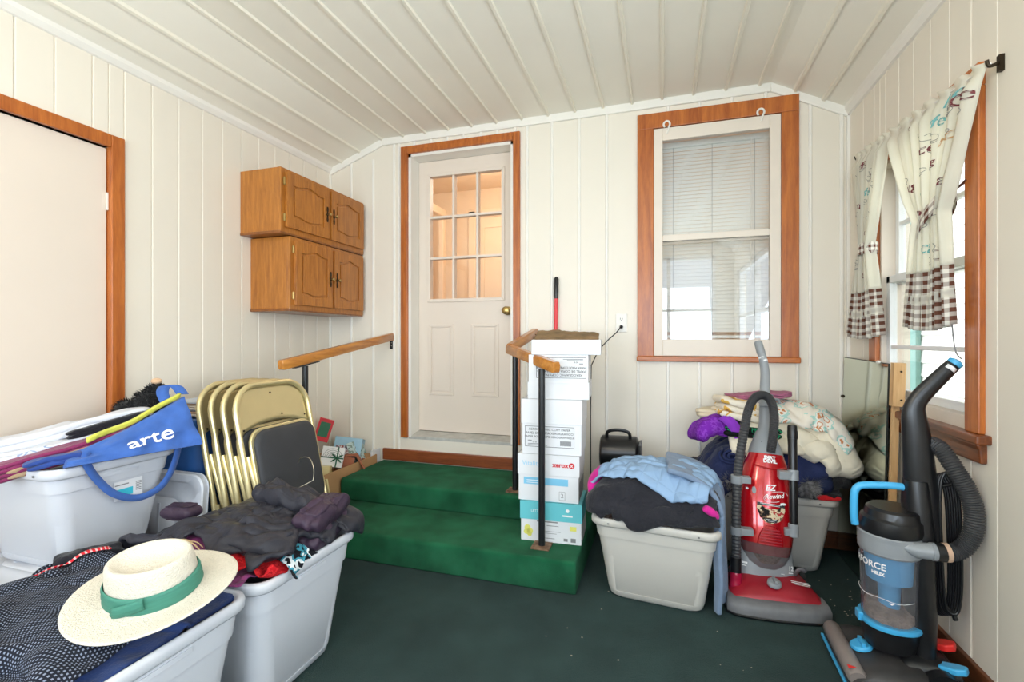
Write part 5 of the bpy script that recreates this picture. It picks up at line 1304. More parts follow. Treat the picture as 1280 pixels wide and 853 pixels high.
HE.dome(.45, 2.86, .20, .18, HE.z(.45, 2.86), HE.z(.45, 2.86)+.02)
folded('pink_towel', 'dusty pink towel folded flat on the very top of the rear heap', 'towel', cloth_mat('dusty_pink_terry', srgb(176,104,134), bump=.7, bs=200), (.50, 2.87, HE.z(.48, 2.86)+.002), (.28, .18, .024), 2, (R(-2), R(-4), R(8)), 39, amp=.022, wob=.02, freq=14)
folded('teal_sleeve', 'dark teal cuff hanging below the comforter by the mirror', 'cuff', blotch('teal_knit', [(0, srgb(26,32,40)), (.5, srgb(44,104,116)), (.6, srgb(30,36,46))], 20), (.795, 2.685, .60), (.10, .07, .05), 1, (0, R(-20), R(20)), 40, amp=.01)

# ------------------------------------------------------------------ curtains on a rod at the right window
RX, RZ = .957, 2.052
def rodz(y): return 2.008+(y-1.83)*.084
rod = thing('curtain_rod', 'thin rod above the right window carrying the two curtain panels', 'curtain rod', (RX, 2.29, RZ))
mb = MB(); mb.cyl((RX, 1.825, rodz(1.825)), (RX, 2.87, rodz(2.87)), .0045, 10); mesh_obj('rod', mb, MT['white'], rod)
for y in (1.829, 2.868):
    mb = MB(); q = rodz(y); mb.tube(smooth_path([(XR-.018, y, q), (RX+.02, y, q), (RX, y, q-.004), (RX-.006, y, q+.014)], 4), .0055, 8); mb.box(XR-.012, XR+.002, y-.008, y+.008, q-.025, q+.025); mesh_obj('rod_bracket', mb, MT['dkbrass'], rod)
ging = fabric_uv('brown_gingham', 'gingham', srgb(240,236,226), srgb(112,72,58), 16, 7, translucent=.25)
ging2 = fabric_uv('brown_gingham_tie', 'gingham', srgb(240,236,226), srgb(104,64,52), 12, 2)
sheer = mat('cream_curtain_cotton', srgb(248,246,236), .9, vary=.02)
def make_translucent(m, k):
    nt = m.node_tree; N = nt.nodes; L = nt.links; b = [n for n in N if n.type == 'BSDF_PRINCIPLED'][0]; out = [n for n in N if n.type == 'OUTPUT_MATERIAL'][0]
    t = N.new('ShaderNodeBsdfTranslucent'); src = b.inputs['Base Color'].links[0].from_socket; L.new(src, t.inputs[0])
    mx = N.new('ShaderNodeMixShader'); mx.inputs[0].default_value = k; L.new(b.outputs[0], mx.inputs[1]); L.new(t.outputs[0], mx.inputs[2]); L.new(mx.outputs[0], out.inputs[0])
make_translucent(sheer, .58)
def curtain(label, top, tie, bot, zt, zb, folds, seed, words_, tie_dir):
    """top/tie/bot: (y near edge, y far edge) at the rod, the tie-back and the hem"""
    t = thing('cafe_curtain', label, 'curtain', (RX, (top[0]+top[1])/2, zb), group='cafe curtains at the right window')
    ztop = 2.075
    def fn(u, v):
        z = ztop+(zb-ztop)*v
        if z > zt:
            s_ = (ztop-z)/(ztop-zt); e = s_**1.25; a = top[0]+(tie[0]-top[0])*e; b = top[1]+(tie[1]-top[1])*e
        else:
            s_ = (zt-z)/(zt-zb); e = s_**.75; a = tie[0]+(bot[0]-tie[0])*e; b = tie[1]+(bot[1]-tie[1])*e
        wd = b-a
        amp = .016*min(1, wd/.30)+.010*(1-min(1, abs(z-zt)/.25))
        nearrod = min(1, abs(ztop-.022-z)/.05)
        ph = folds*2*PI*u+seed
        x = RX-.004+amp*math.sin(ph)*(.25+.75*nearrod)+.006*math.sin(ph*2.3+1+z*3)*nearrod - .012*nearrod
        y = a+wd*(u+.010*math.sin(ph*2+z*2))
        zz = z+.012*math.sin(ph)*(v > .98)*0-.02*math.sin(PI*u)*(v**3)
        zz += (rodz(y)+.016+.004*math.sin(ph*1.5)-ztop)*max(0, 1-v*1.6)
        return Vector((x, y, zz))
    nu, nv = 72, 64
    hem = .76
    for nm, m, v0, v1 in (('fabric', sheer, 0, hem), ('gingham_hem', ging, hem, 1)):
        mb = MB()
        mb.grid(lambda u, v: tuple(fn(u, v0+(v1-v0)*v)), nu, max(12, int(nv*(v1-v0))))
        mesh_obj(nm, mb, m, t, smooth=180, solid=.0012, soff=0)
    mb = MB(); mb.grid(lambda u, v: tuple(fn(u, .855+.035*v)+Vector((-.003, 0, 0))), nu, 5); mesh_obj('white_trim_band', mb, sheer, t, smooth=180)
    for colr, ws in words_.items():
        mb = MB()
        for (w, u0, v0, sz, sh) in ws:
            vs, fs = text_mesh(w, sz, bold=.0004, shear=sh)
            H = (ztop-zb); Wd = .62
            out = []
            for (x, y, z) in vs:
                u = min(.99, max(.01, u0-x/Wd)); v = v0-y/H
                e = 1e-3; p = fn(u, v); du = fn(min(1, u+e), v)-p; dv = fn(u, min(1, v+e))-p; n_ = du.cross(dv)
                if n_.x > 0: n_ = -n_
                out.append(tuple(p+n_.normalized()*.0022))
            mb.add(out, fs)
        mesh_obj('printed_lettering', mb, colr, t, smooth=0)
    # cup outlines
    mb = MB()
    random.seed(seed*10)
    for k in range(26):
        u0 = random.uniform(.06, .92); v0 = random.uniform(.10, .72); rr = random.uniform(.012, .022)
        def onc(a, q): 
            u = min(.99, max(.01, u0+q*rr*math.cos(a)/.62)); v = v0+q*rr*.6*math.sin(a)/(ztop-zb); p = fn(u, v); return p+Vector((-.0025, 0, 0))
        mb.tube([onc(2*PI*i/14, 1) for i in range(13)], .0009, 4)
        if k % 2: mb.tube([onc(PI*i/8, .6)+Vector((0, 0, -.012)) for i in range(9)], .0009, 4)
    mesh_obj('printed_cups', mb, MT['greyink'], t, smooth=60)
    # tie-back band around the gathered waist
    mb = MB(); c0 = Vector((RX-.006, (tie[0]+tie[1])/2, zt)); wd = (tie[1]-tie[0])/2+.008
    def tb_(u, v):
        a = 2*PI*u; return (c0.x+.036*math.cos(a), c0.y+wd*1.02*math.sin(a), c0.z+tie_dir*wd*math.sin(a)*-1+(v-.5)*.052)
    mb.grid(tb_, 28, 5); mesh_obj('tie_back', mb, ging2, t, smooth=60, solid=.002)
    mb = MB(); ye = tie[0] if tie_dir >= 0 else tie[1]
    ez = zt+abs(tie_dir)*wd
    if tie_dir: mb.tube(smooth_path([(c0.x, tie[0]+.01, zt+tie_dir*wd*1), (c0.x+.02, tie[0]-.02, zt+tie_dir*wd*1.15+.01), (XR-.02, tie[0]-.045, zt+tie_dir*wd*1.25+.012)], 5), .007, 8, flat=.5)
    else: mb.tube(smooth_path([(c0.x, tie[1]-.01, zt), (c0.x+.02, tie[1]+.015, zt+.004), (XR-.02, tie[1]+.03, zt+.008)], 5), .007, 8, flat=.5)
    mesh_obj('tie_tail', mb, ging2, t, smooth=60)
    return t
brn = mat('brown_print_ink', srgb(122,62,66), .9, vary=.02); tl = mat('teal_print_ink', srgb(120,184,186), .9, vary=.02); tanp = mat('tan_print_ink', srgb(216,176,130), .9, vary=.02)
curtain('far curtain panel, gathered tight in the middle and nearest the corner with the mirror', (2.475, 2.862), (2.655, 2.765), (2.55, 2.935), 1.60, 1.187, 6, 1.3,
    {brn: [('milk', .70, .30, .045, .2), ('cafe', .35, .45, .045, .1), ('latte', .45, .67, .045, .1), ('mug', .3, .18, .04, .2), ('Cafe', .6, .10, .04, .1)], tl: [('cafe', .45, .25, .05, .3)]}, 0)
curtain('near curtain panel, tied back with brown gingham towards the camera side', (1.832, 2.455), (2.015, 2.21), (1.985, 2.305), 1.615, 1.217, 6.5, 2.1,
    {brn: [('latte', .55, .22, .055, .15), ('Cafe', .12, .10, .06, .1), ('mug', .85, .36, .055, .1), ('cafe', .18, .40, .055, .1), ('Cafe', .16, .71, .055, 0), ('a', .85, .66, .05, 0), ('cup', .72, .08, .04, .1), ('mocha', .62, .50, .042, .1), ('milk', .30, .52, .042, .1), ('mug', .42, .30, .04, .2)], tl: [('cafe', .40, .13, .06, .35), ('latte', .25, .06, .06, .35), ('cafe', .48, .66, .065, .35), ('cup', .6, .42, .05, .35)], tanp: [('mocha', .22, .22, .06, .35)]}, .55)
wc_ = MB(); wc_.tube(smooth_path([(.955, 2.02, 1.22), (.955, 2.01, 1.16), (.957, 2.0, 1.12), (.962, 1.98, 1.10)], 6), .0022, 6)
tag(mesh_obj('pull_cord', wc_, MT['greyink'], smooth=60), 'short grey cord hanging just below the near curtain hem', 'cord')

# ------------------------------------------------------------------ mirror leaning in the corner, pine stick beside it
mi = thing('wall_mirror', 'tall frameless mirror leaning against the right wall in the corner', 'mirror', (.90, 2.74, 0))
b0, b1, t0_, t1_ = Vector((.914, 3.0, .004)), Vector((.922, 2.475, .004)), Vector((.948, 3.0, 1.070)), Vector((.946, 2.470, 1.060))
nrm = (b1-b0).cross(t0_-b0).normalized()
if nrm.x > 0: nrm = -nrm
mb = MB(); Q = [b0, b1, t1_, t0_]; mb.add([*[q+nrm*.003 for q in Q], *[q-nrm*.003 for q in Q]], [(0,1,2,3), (7,6,5,4), (0,4,5,1), (1,5,6,2), (2,6,7,3), (3,7,4,0)])
mesh_obj('backing', mb, MT['dkedge'], mi, smooth=0)
mb = MB(); e = .004; mid = (b0+b1+t0_+t1_)/4
mb.add([mid+(q-mid)*.992+nrm*.0036 for q in Q], [(0,1,2,3) if nrm.x < 0 else (3,2,1,0)]); mesh_obj('mirror_glass', mb, MT['mirror'], mi, smooth=0)
for q in (t0_.lerp(t1_, .82), b0.lerp(t0_, .80)):
    mb = MB(); ball(mb, q+nrm*.006+Vector((0, 0, .0)), .008, (1,2.2,1) if q.z > 1 else (1,1,1), 10); mesh_obj('mirror_clip', mb, MT['white'] if q.z > 1 else MT['dkbrass'], mi, smooth=60)
ps = thing('pine_stick', 'raw pine stick with a short block at its top leaning beside the mirror', 'plank', (.92, 2.45, 0))
mb = MB()
def bar(m, a, b, w, d):
    a = Vector(a); b = Vector(b); t = (b-a).normalized(); s_ = Vector((1,0,0)); s_ = (s_-t*s_.dot(t)).normalized(); q = t.cross(s_)
    r_ = lambda c: [c+s_*w/2+q*d/2, c-s_*w/2+q*d/2, c-s_*w/2-q*d/2, c+s_*w/2-q*d/2]
    m.loft([r_(a), r_(b)])
bar(mb, (.935, 2.448, .0), (.957, 2.440, .90), .024, .022); mesh_obj('stick', mb, MT['pine'], ps, smooth=0, bevel=.0015)
mb = MB(); bar(mb, (.950, 2.412, .882), (.955, 2.408, 1.066), .044, .034); bl_ = mesh_obj('block', mb, MT['pine'], ps, smooth=0, bevel=.0015)
for z in (1.03, .91):
    q = MB(); q.cyl((.958, 2.392, z), (.958, 2.3885, z), .004, 8); mesh_obj('nail', q, MT['dkbrass'], bl_)

# ------------------------------------------------------------------ red upright vacuum
rv = thing('upright_vacuum', 'red and grey upright vacuum cleaner standing in front of the rear tote', 'vacuum cleaner', (.468, 2.20, 0), R(5))
def ell_ring(cx, cy, rx, ry, z, n=32, p=2.3):
    P = []
    for k in range(n):
        a = 2*PI*k/n; c, s = math.cos(a), math.sin(a)
        P.append((cx+rx*math.copysign(abs(c)**(2/p), c), cy+ry*math.copysign(abs(s)**(2/p), s), z))
    return P
# nozzle: grey bumper and red hood
mb = MB()
def nose(z, f, bk_, hw, n=15):
    P = [(-hw, bk_, z)]
    for k in range(n): 
        x = -hw+2*hw*k/(n-1); P.append((x, f+.020*(x/hw)**2+.018*max(0, abs(x/hw)-.85)/.15, z))
    P.append((hw, bk_, z)); return P
mb.loft([nose(.006, -.004, .10, .196), nose(.012, -.012, .10, .20), nose(.045, -.012, .10, .20), nose(.062, .002, .10, .196), nose(.070, .026, .10, .190)])
bm = lpart('bumper', mb, MT['vdgrey'], rv, smooth=40)
mb = MB(); mb.loft([nose(.004, -.013, .06, .199), nose(.011, -.017, .06, .203), nose(.015, -.013, .06, .20)]); lpart('furniture_guard', mb, MT['blackpl'], rv, smooth=40)
mb = MB()
def hood(y, hw, zt_, zb_=.03):
    P = [(-hw, y, zb_), (-hw, y, zt_*.62), (-hw*.86, y, zt_*.86), (-hw*.5, y, zt_*.98), (0, y, zt_), (hw*.5, y, zt_*.98), (hw*.86, y, zt_*.86), (hw, y, zt_*.62), (hw, y, zb_)]
    return P
mb.loft([hood(.030, .180, .068), hood(.045, .184, .090), hood(.10, .182, .112), (hood(.18, .168, .125)), hood(.26, .150, .128), hood(.32, .130, .112)])
hd = lpart('hood', mb, MT['dullred'], rv, smooth=40, bevel=.004)
for s_ in (-1, 1):
    mb = MB(); mb.cyl((s_*.150, .27, .058), (s_*.172, .27, .058), .056, 24); wl = lpart('wheel', mb, MT['blackpl'], rv)
mb = MB(); mb.lathe([(.0, .0), (.028, 0), (.027, .014), (.022, .02), (0, .021)], 24, M=Matrix.Translation((-.0, .085, .112)) @ Matrix.Rotation(R(14), 4, 'X')); mb.cbox((0, .075, .136), (.012, .045, .012)); kn = lpart('height_knob', mb, MT['vgrey'], rv, smooth=40, bevel=.002)
Mh = mw(rv)
letter('hood_print', rv, Mh @ Vector((.105, .12, .119)), Mh.to_3x3() @ Vector((1, 0, -.10)), Mh.to_3x3() @ Vector((0, 1, .2)), [('rect', -.03, .04, -.004, 0), ('rect', -.03, .045, -.014, -.009), ('rect', -.02, .04, -.022, -.019), ('rect', -.06, -.045, .03, .035)], MT['whiteink'])
# grey shoulders either side of the dust cup, leaning pivot
lean = Matrix.Translation((-.012, .20, .09)) @ Matrix.Rotation(R(4.7), 4, 'Y') @ Matrix.Rotation(R(-14.0), 4, 'X')
def L_(m): return m
mb = MB()
mb.loft([ell_ring(0, .015, .140, .075, -.01), ell_ring(0, .015, .132, .078, .04), ell_ring(0, .012, .122, .078, .10), ell_ring(0, .01, .112, .07, .16)], M=lean)
lpart('lower_body', mb, MT['vgrey'], rv, smooth=40)
letter('amp_print', rv, Mh @ (lean @ Vector((.098, -.050, .055))), Mh.to_3x3() @ lean.to_3x3() @ Vector((1, .5, 0)), Mh.to_3x3() @ lean.to_3x3() @ Vector((0, 0, 1)), [('12', .026, 0, .004, {'bold': .0008}), ('rect', -.012, .012, -.016, -.012)], MT['whiteink'])
letter('amp_print', rv, Mh @ (lean @ Vector((-.098, -.050, .055))), Mh.to_3x3() @ lean.to_3x3() @ Vector((1, -.5, 0)), Mh.to_3x3() @ lean.to_3x3() @ Vector((0, 0, 1)), [('rect', -.018, .018, -.004, .004), ('rect', -.014, .014, -.014, -.010)], MT['whiteink'])
# red shell
spec_ = [(.045, .060, .055), (.07, .085, .075), (.11, .103, .088), (.16, .113, .094), (.24, .120, .096), (.33, .122, .093), (.42, .112, .084), (.49, .096, .074), (.540, .077, .062), (.548, .074, .060)]
def shell(z):
    for (z0, a0, c0), (z1, a1, c1) in zip(spec_[:-1], spec_[1:]):
        if z0 <= z <= z1:
            t = (z-z0)/(z1-z0); return a0+(a1-a0)*t, c0+(c1-c0)*t
    return spec_[-1][1:] if z > .5 else spec_[0][1:]
zs = [.105+k*.0245 for k in range(19)]
mb = MB(); mb.loft([ell_ring(0, -.01, *shell(z), z) for z in zs], M=lean)
sh_ = lpart('red_shell', mb, MT['red'], rv, smooth=60)
mb = MB(); mb.loft([ell_ring(0, -.012, *shell(z), z) for z in (.045, .05, .058, .07, .085, .105, .125, .150)], M=lean); lpart('dust_cup', mb, MT['smoke'], rv, smooth=60)
mb = MB(); mb.loft([ell_ring(0, -.008, shell(z)[0]*.82, shell(z)[1]*.8, z) for z in (.06, .07, .09, .11)], M=lean); lpart('dust_fill', mb, MT['dust'], rv, smooth=60)
def on_shell(x, z, e=.0015):
    a, b = shell(z); y = -.01-b*(max(0, 1-abs(x/a)**2.3))**(1/2.3)-e
    return lean @ Vector((x, y, z))
# neck: grey cone
mb = MB(); mb.loft([ell_ring(0, -.01, .076, .061, .545), ell_ring(0, -.008, .068, .056, .575), ell_ring(0, -.004, .054, .047, .61), ell_ring(0, 0, .042, .038, .645), ell_ring(0, .002, .030, .030, .66), ell_ring(0, .002, .026, .028, .70)], M=lean)
lpart('neck', mb, MT['vgrey'], rv, smooth=60)
for x in (-.028, .028):
    mb = MB(); mb.cyl(lean @ Vector((x, -.055, .575)), lean @ Vector((x, -.048, .600)), .003, 6); lpart('slot', mb, MT['ink'], rv)
mb = MB(); hp = [lean @ Vector(p) for p in ((0, .002, .68), (0, .006, .78), (0, .010, .87), (0, .012, .945))]
hp = hp+[Vector((hp[-1].x-.006, hp[-1].y+.012, hp[-1].z+.065)), Vector((hp[-1].x-.012, hp[-1].y+.020, hp[-1].z+.095))]
mb.tube(smooth_path(hp, 6), [.027-.0095*k/30 for k in range(31)], 18); lpart('handle_tube', mb, MT['vgrey'], rv, smooth=60)
mb = MB(); a = Vector(hp[-1]); d_ = (Vector(hp[-1])-Vector(hp[-2])).normalized(); mb.tube([a-d_*.005, a, a+d_*.05, a+d_*.062, a+d_*.066], [.0175, .020, .0195, .016, .004], 18); lpart('hand_grip', mb, MT['vgrey'], rv, smooth=50)
mb = MB(); mb.tube([a-d_*.045, a-d_*.02], .0192, 18); lpart('white_sticker', mb, MT['paper'], rv)
mb = MB(); mb.tube(smooth_path([lean @ Vector(p) for p in ((.0, -.018, .80), (.0, -.055, .80), (.035, -.062, .803), (.045, -.058, .785))], 5), .009, 8, flat=.7); mb.tube([lean @ Vector((0, -.01, .77)), lean @ Vector((0, -.01, .83))], .031, 16); lpart('cord_hook', mb, MT['vgrey'], rv, smooth=60)
# details on the shell
mb = MB()
for k in range(6):
    z = .15+.0125*k; hw = .046*math.sqrt(max(.1, 1-((z-.155)/.085)**2))
    mb.tube([on_shell(-hw+2*hw*i/10, z, .003) for i in range(11)], .004, 6)
gr = lpart('grille', mb, MT['dullred'], rv, smooth=60)
mb = MB(); mb.tube([on_shell(.052*math.cos(a), .150+.082*math.sin(a), .001) for a in [PI*k/16 for k in range(17)]], .003, 6); lpart('grille_arch', mb, MT['red'], rv, smooth=60)
mb = MB(); mb.tube([on_shell(-.066+.132*k/12, .488-.010*math.sin(PI*k/12), .0) for k in range(13)], .007, 8, flat=.5); lpart('carry_lip', mb, MT['red'], rv, smooth=60)
def shell_text(name, items, mt):
    mb = MB()
    for it in items:
        if it[0] == 'poly':
            pts = it[1]; cx = sum(p[0] for p in pts)/len(pts); cz = sum(p[1] for p in pts)/len(pts)
            V_ = [on_shell(cx, cz, it[2])]+[on_shell(cx+(p[0]-cx)*.5, cz+(p[1]-cz)*.5, it[2]) for p in pts]+[on_shell(p[0], p[1], it[2]) for p in pts]; n = len(pts)
            mb.add(V_, [(0, 1+i, 1+(i+1) % n) for i in range(n)]+[(1+i, 1+n+i, 1+n+(i+1) % n, 1+(i+1) % n) for i in range(n)])
        elif it[0] == 'line': mb.tube([on_shell(p[0], p[1], .0012) for p in it[1]], it[2], 5)
        else:
            vs, fs = text_mesh(it[0], it[1], **(it[4] if len(it) > 4 else {}))
            ca, sa = math.cos(it[5]) if len(it) > 5 else 1, math.sin(it[5]) if len(it) > 5 else 0
            mb.add([on_shell(it[2]+x*ca-y*sa, it[3]+x*sa+y*ca, .0022) for x, y, z in vs], fs)
    return lpart(name, mb, mt, rv, smooth=0)
EZ = lambda cx, cz, rx, rz, n=20: [(cx+rx*math.cos(2*PI*k/n), cz+rz*math.sin(2*PI*k/n)) for k in range(n)]
shell_text('shell_print', [('DIRT', .020, .0, .527, {'bold': .0012, 'sx': 1.1}), ('DEVIL', .022, .0, .511, {'bold': .0012, 'sx': 1.0})], MT['whiteink'])
shell_text('shell_print', [('EZ', .036, -.005, .392, {'bold': .0008, 'shear': .3}, .08), ('Rewind', .027, .012, .358, {'bold': .0006, 'shear': .35}, .20), ('line', [(-.03+.085*math.cos(a)*.6+.05, .357+.022*math.sin(a)+.012*math.cos(a)) for a in [2*PI*k/24 for k in range(20)]], .0009), ('poly', EZ(.050, .330, .013, .005), .002)], MT['whiteink'])
shell_text('picture_sticker', [('poly', [(-.056, .325), (.056, .325), (.058, .30), (.045, .262), (.02, .243), (0, .24), (-.02, .243), (-.045, .262), (-.058, .30)], .0012)], blotch('appliance_photo', [(0, srgb(30,28,28)), (.44, srgb(120,90,70)), (.5, srgb(214,196,164)), (.6, srgb(170,60,60))], 34))
shell_text('sticker_band', [('poly', [(-.056, .327), (.056, .327), (.057, .312), (-.057, .312)], .0018), ('poly', [(-.03, .262), (.03, .262), (.02, .245), (-.02, .245)], .0018)], MT['ink'])
shell_text('sticker_print', [('line', [(-.045+.09*k/8, .323) for k in range(9)], .0012), ('line', [(-.035+.07*k/8, .317) for k in range(9)], .0012), ('line', [(-.02+.04*k/6, .256) for k in range(7)], .0012), ('line', [(-.014+.028*k/6, .250) for k in range(7)], .001)], MT['whiteink'])
shell_text('indicator', [('poly', EZ(-.068, .375, .008, .016), .0012)], MT['vgrey'])
shell_text('indicator', [('poly', EZ(-.093, .378, .005, .005), .0012)], MT['whiteink'])
# hose up the left side, over the top and down behind the handle
hpts = [(-.145, .115, .13), (-.140, .13, .24), (-.132, .165, .42), (-.115, .20, .58), (-.085, .23, .74), (-.060, .25, .84), (-.030, .262, .893), (.008, .268, .905), (.040, .272, .88), (.056, .275, .81), (.052, .275, .72), (.04, .27, .64)]
HP = smooth_path(hpts, 22); rr_ = [.0205 if (i % 2) else .0178 for i in range(len(HP))]
mb = MB(); mb.tube(HP, rr_, 14); lpart('hose', mb, MT['hose'], rv, smooth=30)
mb = MB(); mb.tube(smooth_path([(-.150, .105, .075), (-.148, .108, .10), (-.145, .112, .14)], 4), [.026]*4+[.024]*4+[.022], 16); lpart('hose_cuff', mb, mat('magenta_red_cuff', srgb(170,24,60), .25, vary=.05), rv, smooth=50)
mb = MB(); mb.tube([(-.146, .112, .135), (-.143, .122, .20)], .0225, 14); lpart('hose_end', mb, MT['blackpl'], rv)
for z, y_ in ((.53, .185), (.31, .145)):
    mb = MB(); xx = -.125 if z > .4 else -.135
    mb.tube([(xx, y_, z-.018), (xx, y_, z+.018)], .026, 16); mb.box(xx, -.07, y_-.02, y_+.02, z-.014, z+.014); lpart('hose_clip', mb, MT['vgrey'], rv, smooth=40, bevel=.002)
mb = MB(); mb.tube([(.098, .155, .335), (.100, .158, .36), (.112, .205, .60), (.119, .235, .765), (.120, .237, .775)], [.015, .017, .018, .020, .018], 16); mb.tube([(.1175, .225, .715), (.119, .233, .75)], .0212, 16); lpart('wand', mb, MT['blackpl'], rv, smooth=50)
mb = MB(); mb.tube([(.096, .152, .30), (.099, .157, .355)], .021, 16); mb.box(.06, .10, .14, .17, .305, .335); lpart('wand_holder', mb, MT['vgrey'], rv, smooth=50, bevel=.002)
mb = MB(); mb.tube([(.1095, .194, .535), (.1120, .204, .58)], .0225, 16); mb.box(.05, .11, .18, .215, .54, .575); lpart('wand_clip', mb, MT['vgrey'], rv, smooth=50, bevel=.002)
mb = MB(); mb.tube(smooth_path([(.11, .20, .10), (.115, .175, .13), (.118, .155, .155), (.135, .15, .16), (.14, .155, .15)], 5), .010, 8, flat=.7); lpart('release_lever', mb, MT['vdgrey'], rv, smooth=50)

# ------------------------------------------------------------------ blue and black upright vacuum
bv = thing('upright_vacuum', 'black and sky blue bagless upright vacuum cleaner by the right window', 'vacuum cleaner', (.76, 1.975, 0), R(-92))
# own frame: front is -y (towards the left of the room), x to its right side
mb = MB()
def bnose(z, f, bk_, hw, n=13):
    P = [(-hw, bk_, z)]
    for k in range(n):
        x = -hw+2*hw*k/(n-1); P.append((x, f+.012*max(0, abs(x/hw)-.8)/.2, z))
    P.append((hw, bk_, z)); return P
mb.loft([bnose(.008, -.160, .08, .160), bnose(.03, -.166, .08, .164), bnose(.052, -.150, .08, .162), bnose(.070, -.10, .07, .152), bnose(.082, -.055, .06, .125), bnose(.09, -.02, .05, .10)])
lpart('nozzle_housing', mb, MT['vdust'], bv, smooth=40)
mb = MB(); mb.tube([(-.150, -.140, .050), (-.14, -.140, .052), (.14, -.140, .052), (.150, -.140, .050)], [.024, .029, .029, .024], 20); lpart('roller_cover', mb, mat('dusty_clear_cover', srgb(132,122,118), .35, vary=.1), bv, smooth=50)
mb = MB(); mb.box(-.160, .160, -.172, -.162, .008, .018); lpart('blue_edge', mb, MT['vblue'], bv, smooth=0, bevel=.003)
mb = MB(); mb.prism([(.128, -.165), (.148, -.165), (.138, -.14)], .079, .081, 'z'); lpart('red_arrow', mb, MT['vredp'], bv, smooth=0)
mb = MB(); mb.lathe([(.034, 0), (.034, .008), (.03, .013), (0, .013)], 24, M=Matrix.Translation((.0, -.085, .078)) @ Matrix.Rotation(R(14), 4, 'X')); mb.cbox((0, -.085, .096), (.052, .012, .016), M=None); lpart('height_dial', mb, MT['vblue'], bv, smooth=40, bevel=.002)
for s_ in (-1, 1):
    mb = MB(); mb.cyl((s_*.10, .10, .052), (s_*.135, .10, .052), .052, 24); lpart('wheel', mb, MT['vblack'], bv)
def pedal(nm, c, w, d, h, m, rz):
    q = MB(); MM = Matrix.Translation(c) @ Matrix.Rotation(rz, 4, 'Z') @ Matrix.Rotation(R(-14), 4, 'Y')
    q.prism([(-w/2, -d*.35), (w*.15, -d/2), (w/2, -d*.25), (w/2, d*.35), (w*.1, d/2), (-w/2, d*.4)], -h/2, h/2, 'z', 0, MM)
    mesh_obj(nm, q, m, bv, smooth=0, bevel=.005)
pedal('red_pedal', (.915, 1.985, .125), .062, .055, .022, MT['vredp'], R(-30))
pedal('blue_pedal', (.895, 1.885, .105), .070, .050, .020, MT['vblue'], R(-35))
mb = MB(); mb.loft([bnose(.05, -.0, .16, .10), bnose(.075, .0, .16, .098), bnose(.095, .010, .155, .090), bnose(.108, .03, .14, .070)]); lpart('base_rear', mb, MT['vblack'], bv, smooth=40)
bl_ = Matrix.Translation((0, .0, .085)) @ Matrix.Rotation(R(0), 4, 'X')      # body leans back a little
mb = MB(); mb.loft([ell_ring(0, -.004, .068, .070, .02), ell_ring(0, -.004, .080, .078, .06), ell_ring(0, -.004, .088, .084, .100)], M=bl_); lpart('motor_base', mb, MT['vblack'], bv, smooth=50)
mb = MB(); mb.loft([ell_ring(0, .085, .062, .035, .0), ell_ring(0, .082, .066, .040, .15), ell_ring(0, .078, .062, .040, .40), ell_ring(0, .072, .050, .038, .52), ell_ring(0, .070, .036, .034, .60)], M=bl_); lpart('spine', mb, MT['vblack'], bv, smooth=50)
mb = MB(); mb.loft([ell_ring(0, -.004, .091, .087, .099), ell_ring(0, -.004, .093, .089, .106), ell_ring(0, -.004, .091, .087, .115)], M=bl_); lpart('blue_ring', mb, MT['vblue'], bv, smooth=40)
mb = MB(); mb.cbox((0, -.092, .108), (.04, .016, .030), 0, bl_); lpart('cup_latch', mb, MT['vblue'], bv, smooth=0, bevel=.004)
mb = MB(); mb.loft([ell_ring(0, -.004, .084, .080, .115, p=2), ell_ring(0, -.004, .086, .082, .20, p=2), ell_ring(0, -.004, .088, .084, .345, p=2)], False, M=bl_); lpart('dust_cup', mb, MT['clear'], bv, smooth=60)
mb = MB(); mb.loft([ell_ring(0, -.004, .070, .066, .250, p=2), ell_ring(0, -.004, .074, .070, .30, p=2), ell_ring(0, -.004, .076, .072, .345, p=2)], M=bl_); mb.loft([ell_ring(0, -.004, .030, .030, .15, p=2), ell_ring(0, -.004, .034, .034, .25, p=2)], M=bl_); lpart('cyclone', mb, MT['cyclone'], bv, smooth=50)
mb = MB()
rg = []
for z, k in ((.117, .95), (.135, .95), (.15, .93), (.158, .6), (.16, .2)):
    rg.append([(p[0], p[1], p[2]+.012*noise.noise(Vector((p[0]*30, p[1]*30, 1)))-.012*p[1]/.08*(z > .14)) for p in ell_ring(0, -.004, .080*k, .076*k, z, p=2)])
mb.loft(rg, M=bl_); lpart('dust_fill', mb, MT['dust'], bv, smooth=60)
mb = MB(); rz = [(.345, .090), (.352, .0945)]+[(.360+.008*k, .0955 if k % 2 else .0940) for k in range(6)]+[(.41, .096), (.415, .092)]
mb.loft([ell_ring(0, -.004, r_, r_*.955, z, p=2) for z, r_ in rz], M=bl_); lpart('grey_collar', mb, MT['vgrey'], bv, smooth=35)
mb = MB(); mb.loft([ell_ring(0, -.002, .094, .09, .415, p=2), ell_ring(0, 0, .096, .092, .43, p=2), ell_ring(0, .002, .092, .088, .462, p=2), ell_ring(0, .004, .084, .080, .470, p=2), ell_ring(0, .006, .080, .076, .492, p=2), ell_ring(0, .006, .070, .066, .500, p=2)], M=bl_); lpart('lid', mb, MT['blackpl'], bv, smooth=35)
hpth = smooth_path([(0, -.104, .425), (0, -.108, .46), (0, -.107, .53), (0, -.098, .556), (0, -.075, .566), (0, .0, .572), (0, .045, .568), (0, .062, .548), (0, .066, .495)], 6)
mb = MB(); mb.tube([bl_ @ p for p in hpth], [.0125]*len(hpth), 10, flat=1.0); lpart('carry_handle', mb, MT['vblue'], bv, smooth=60)
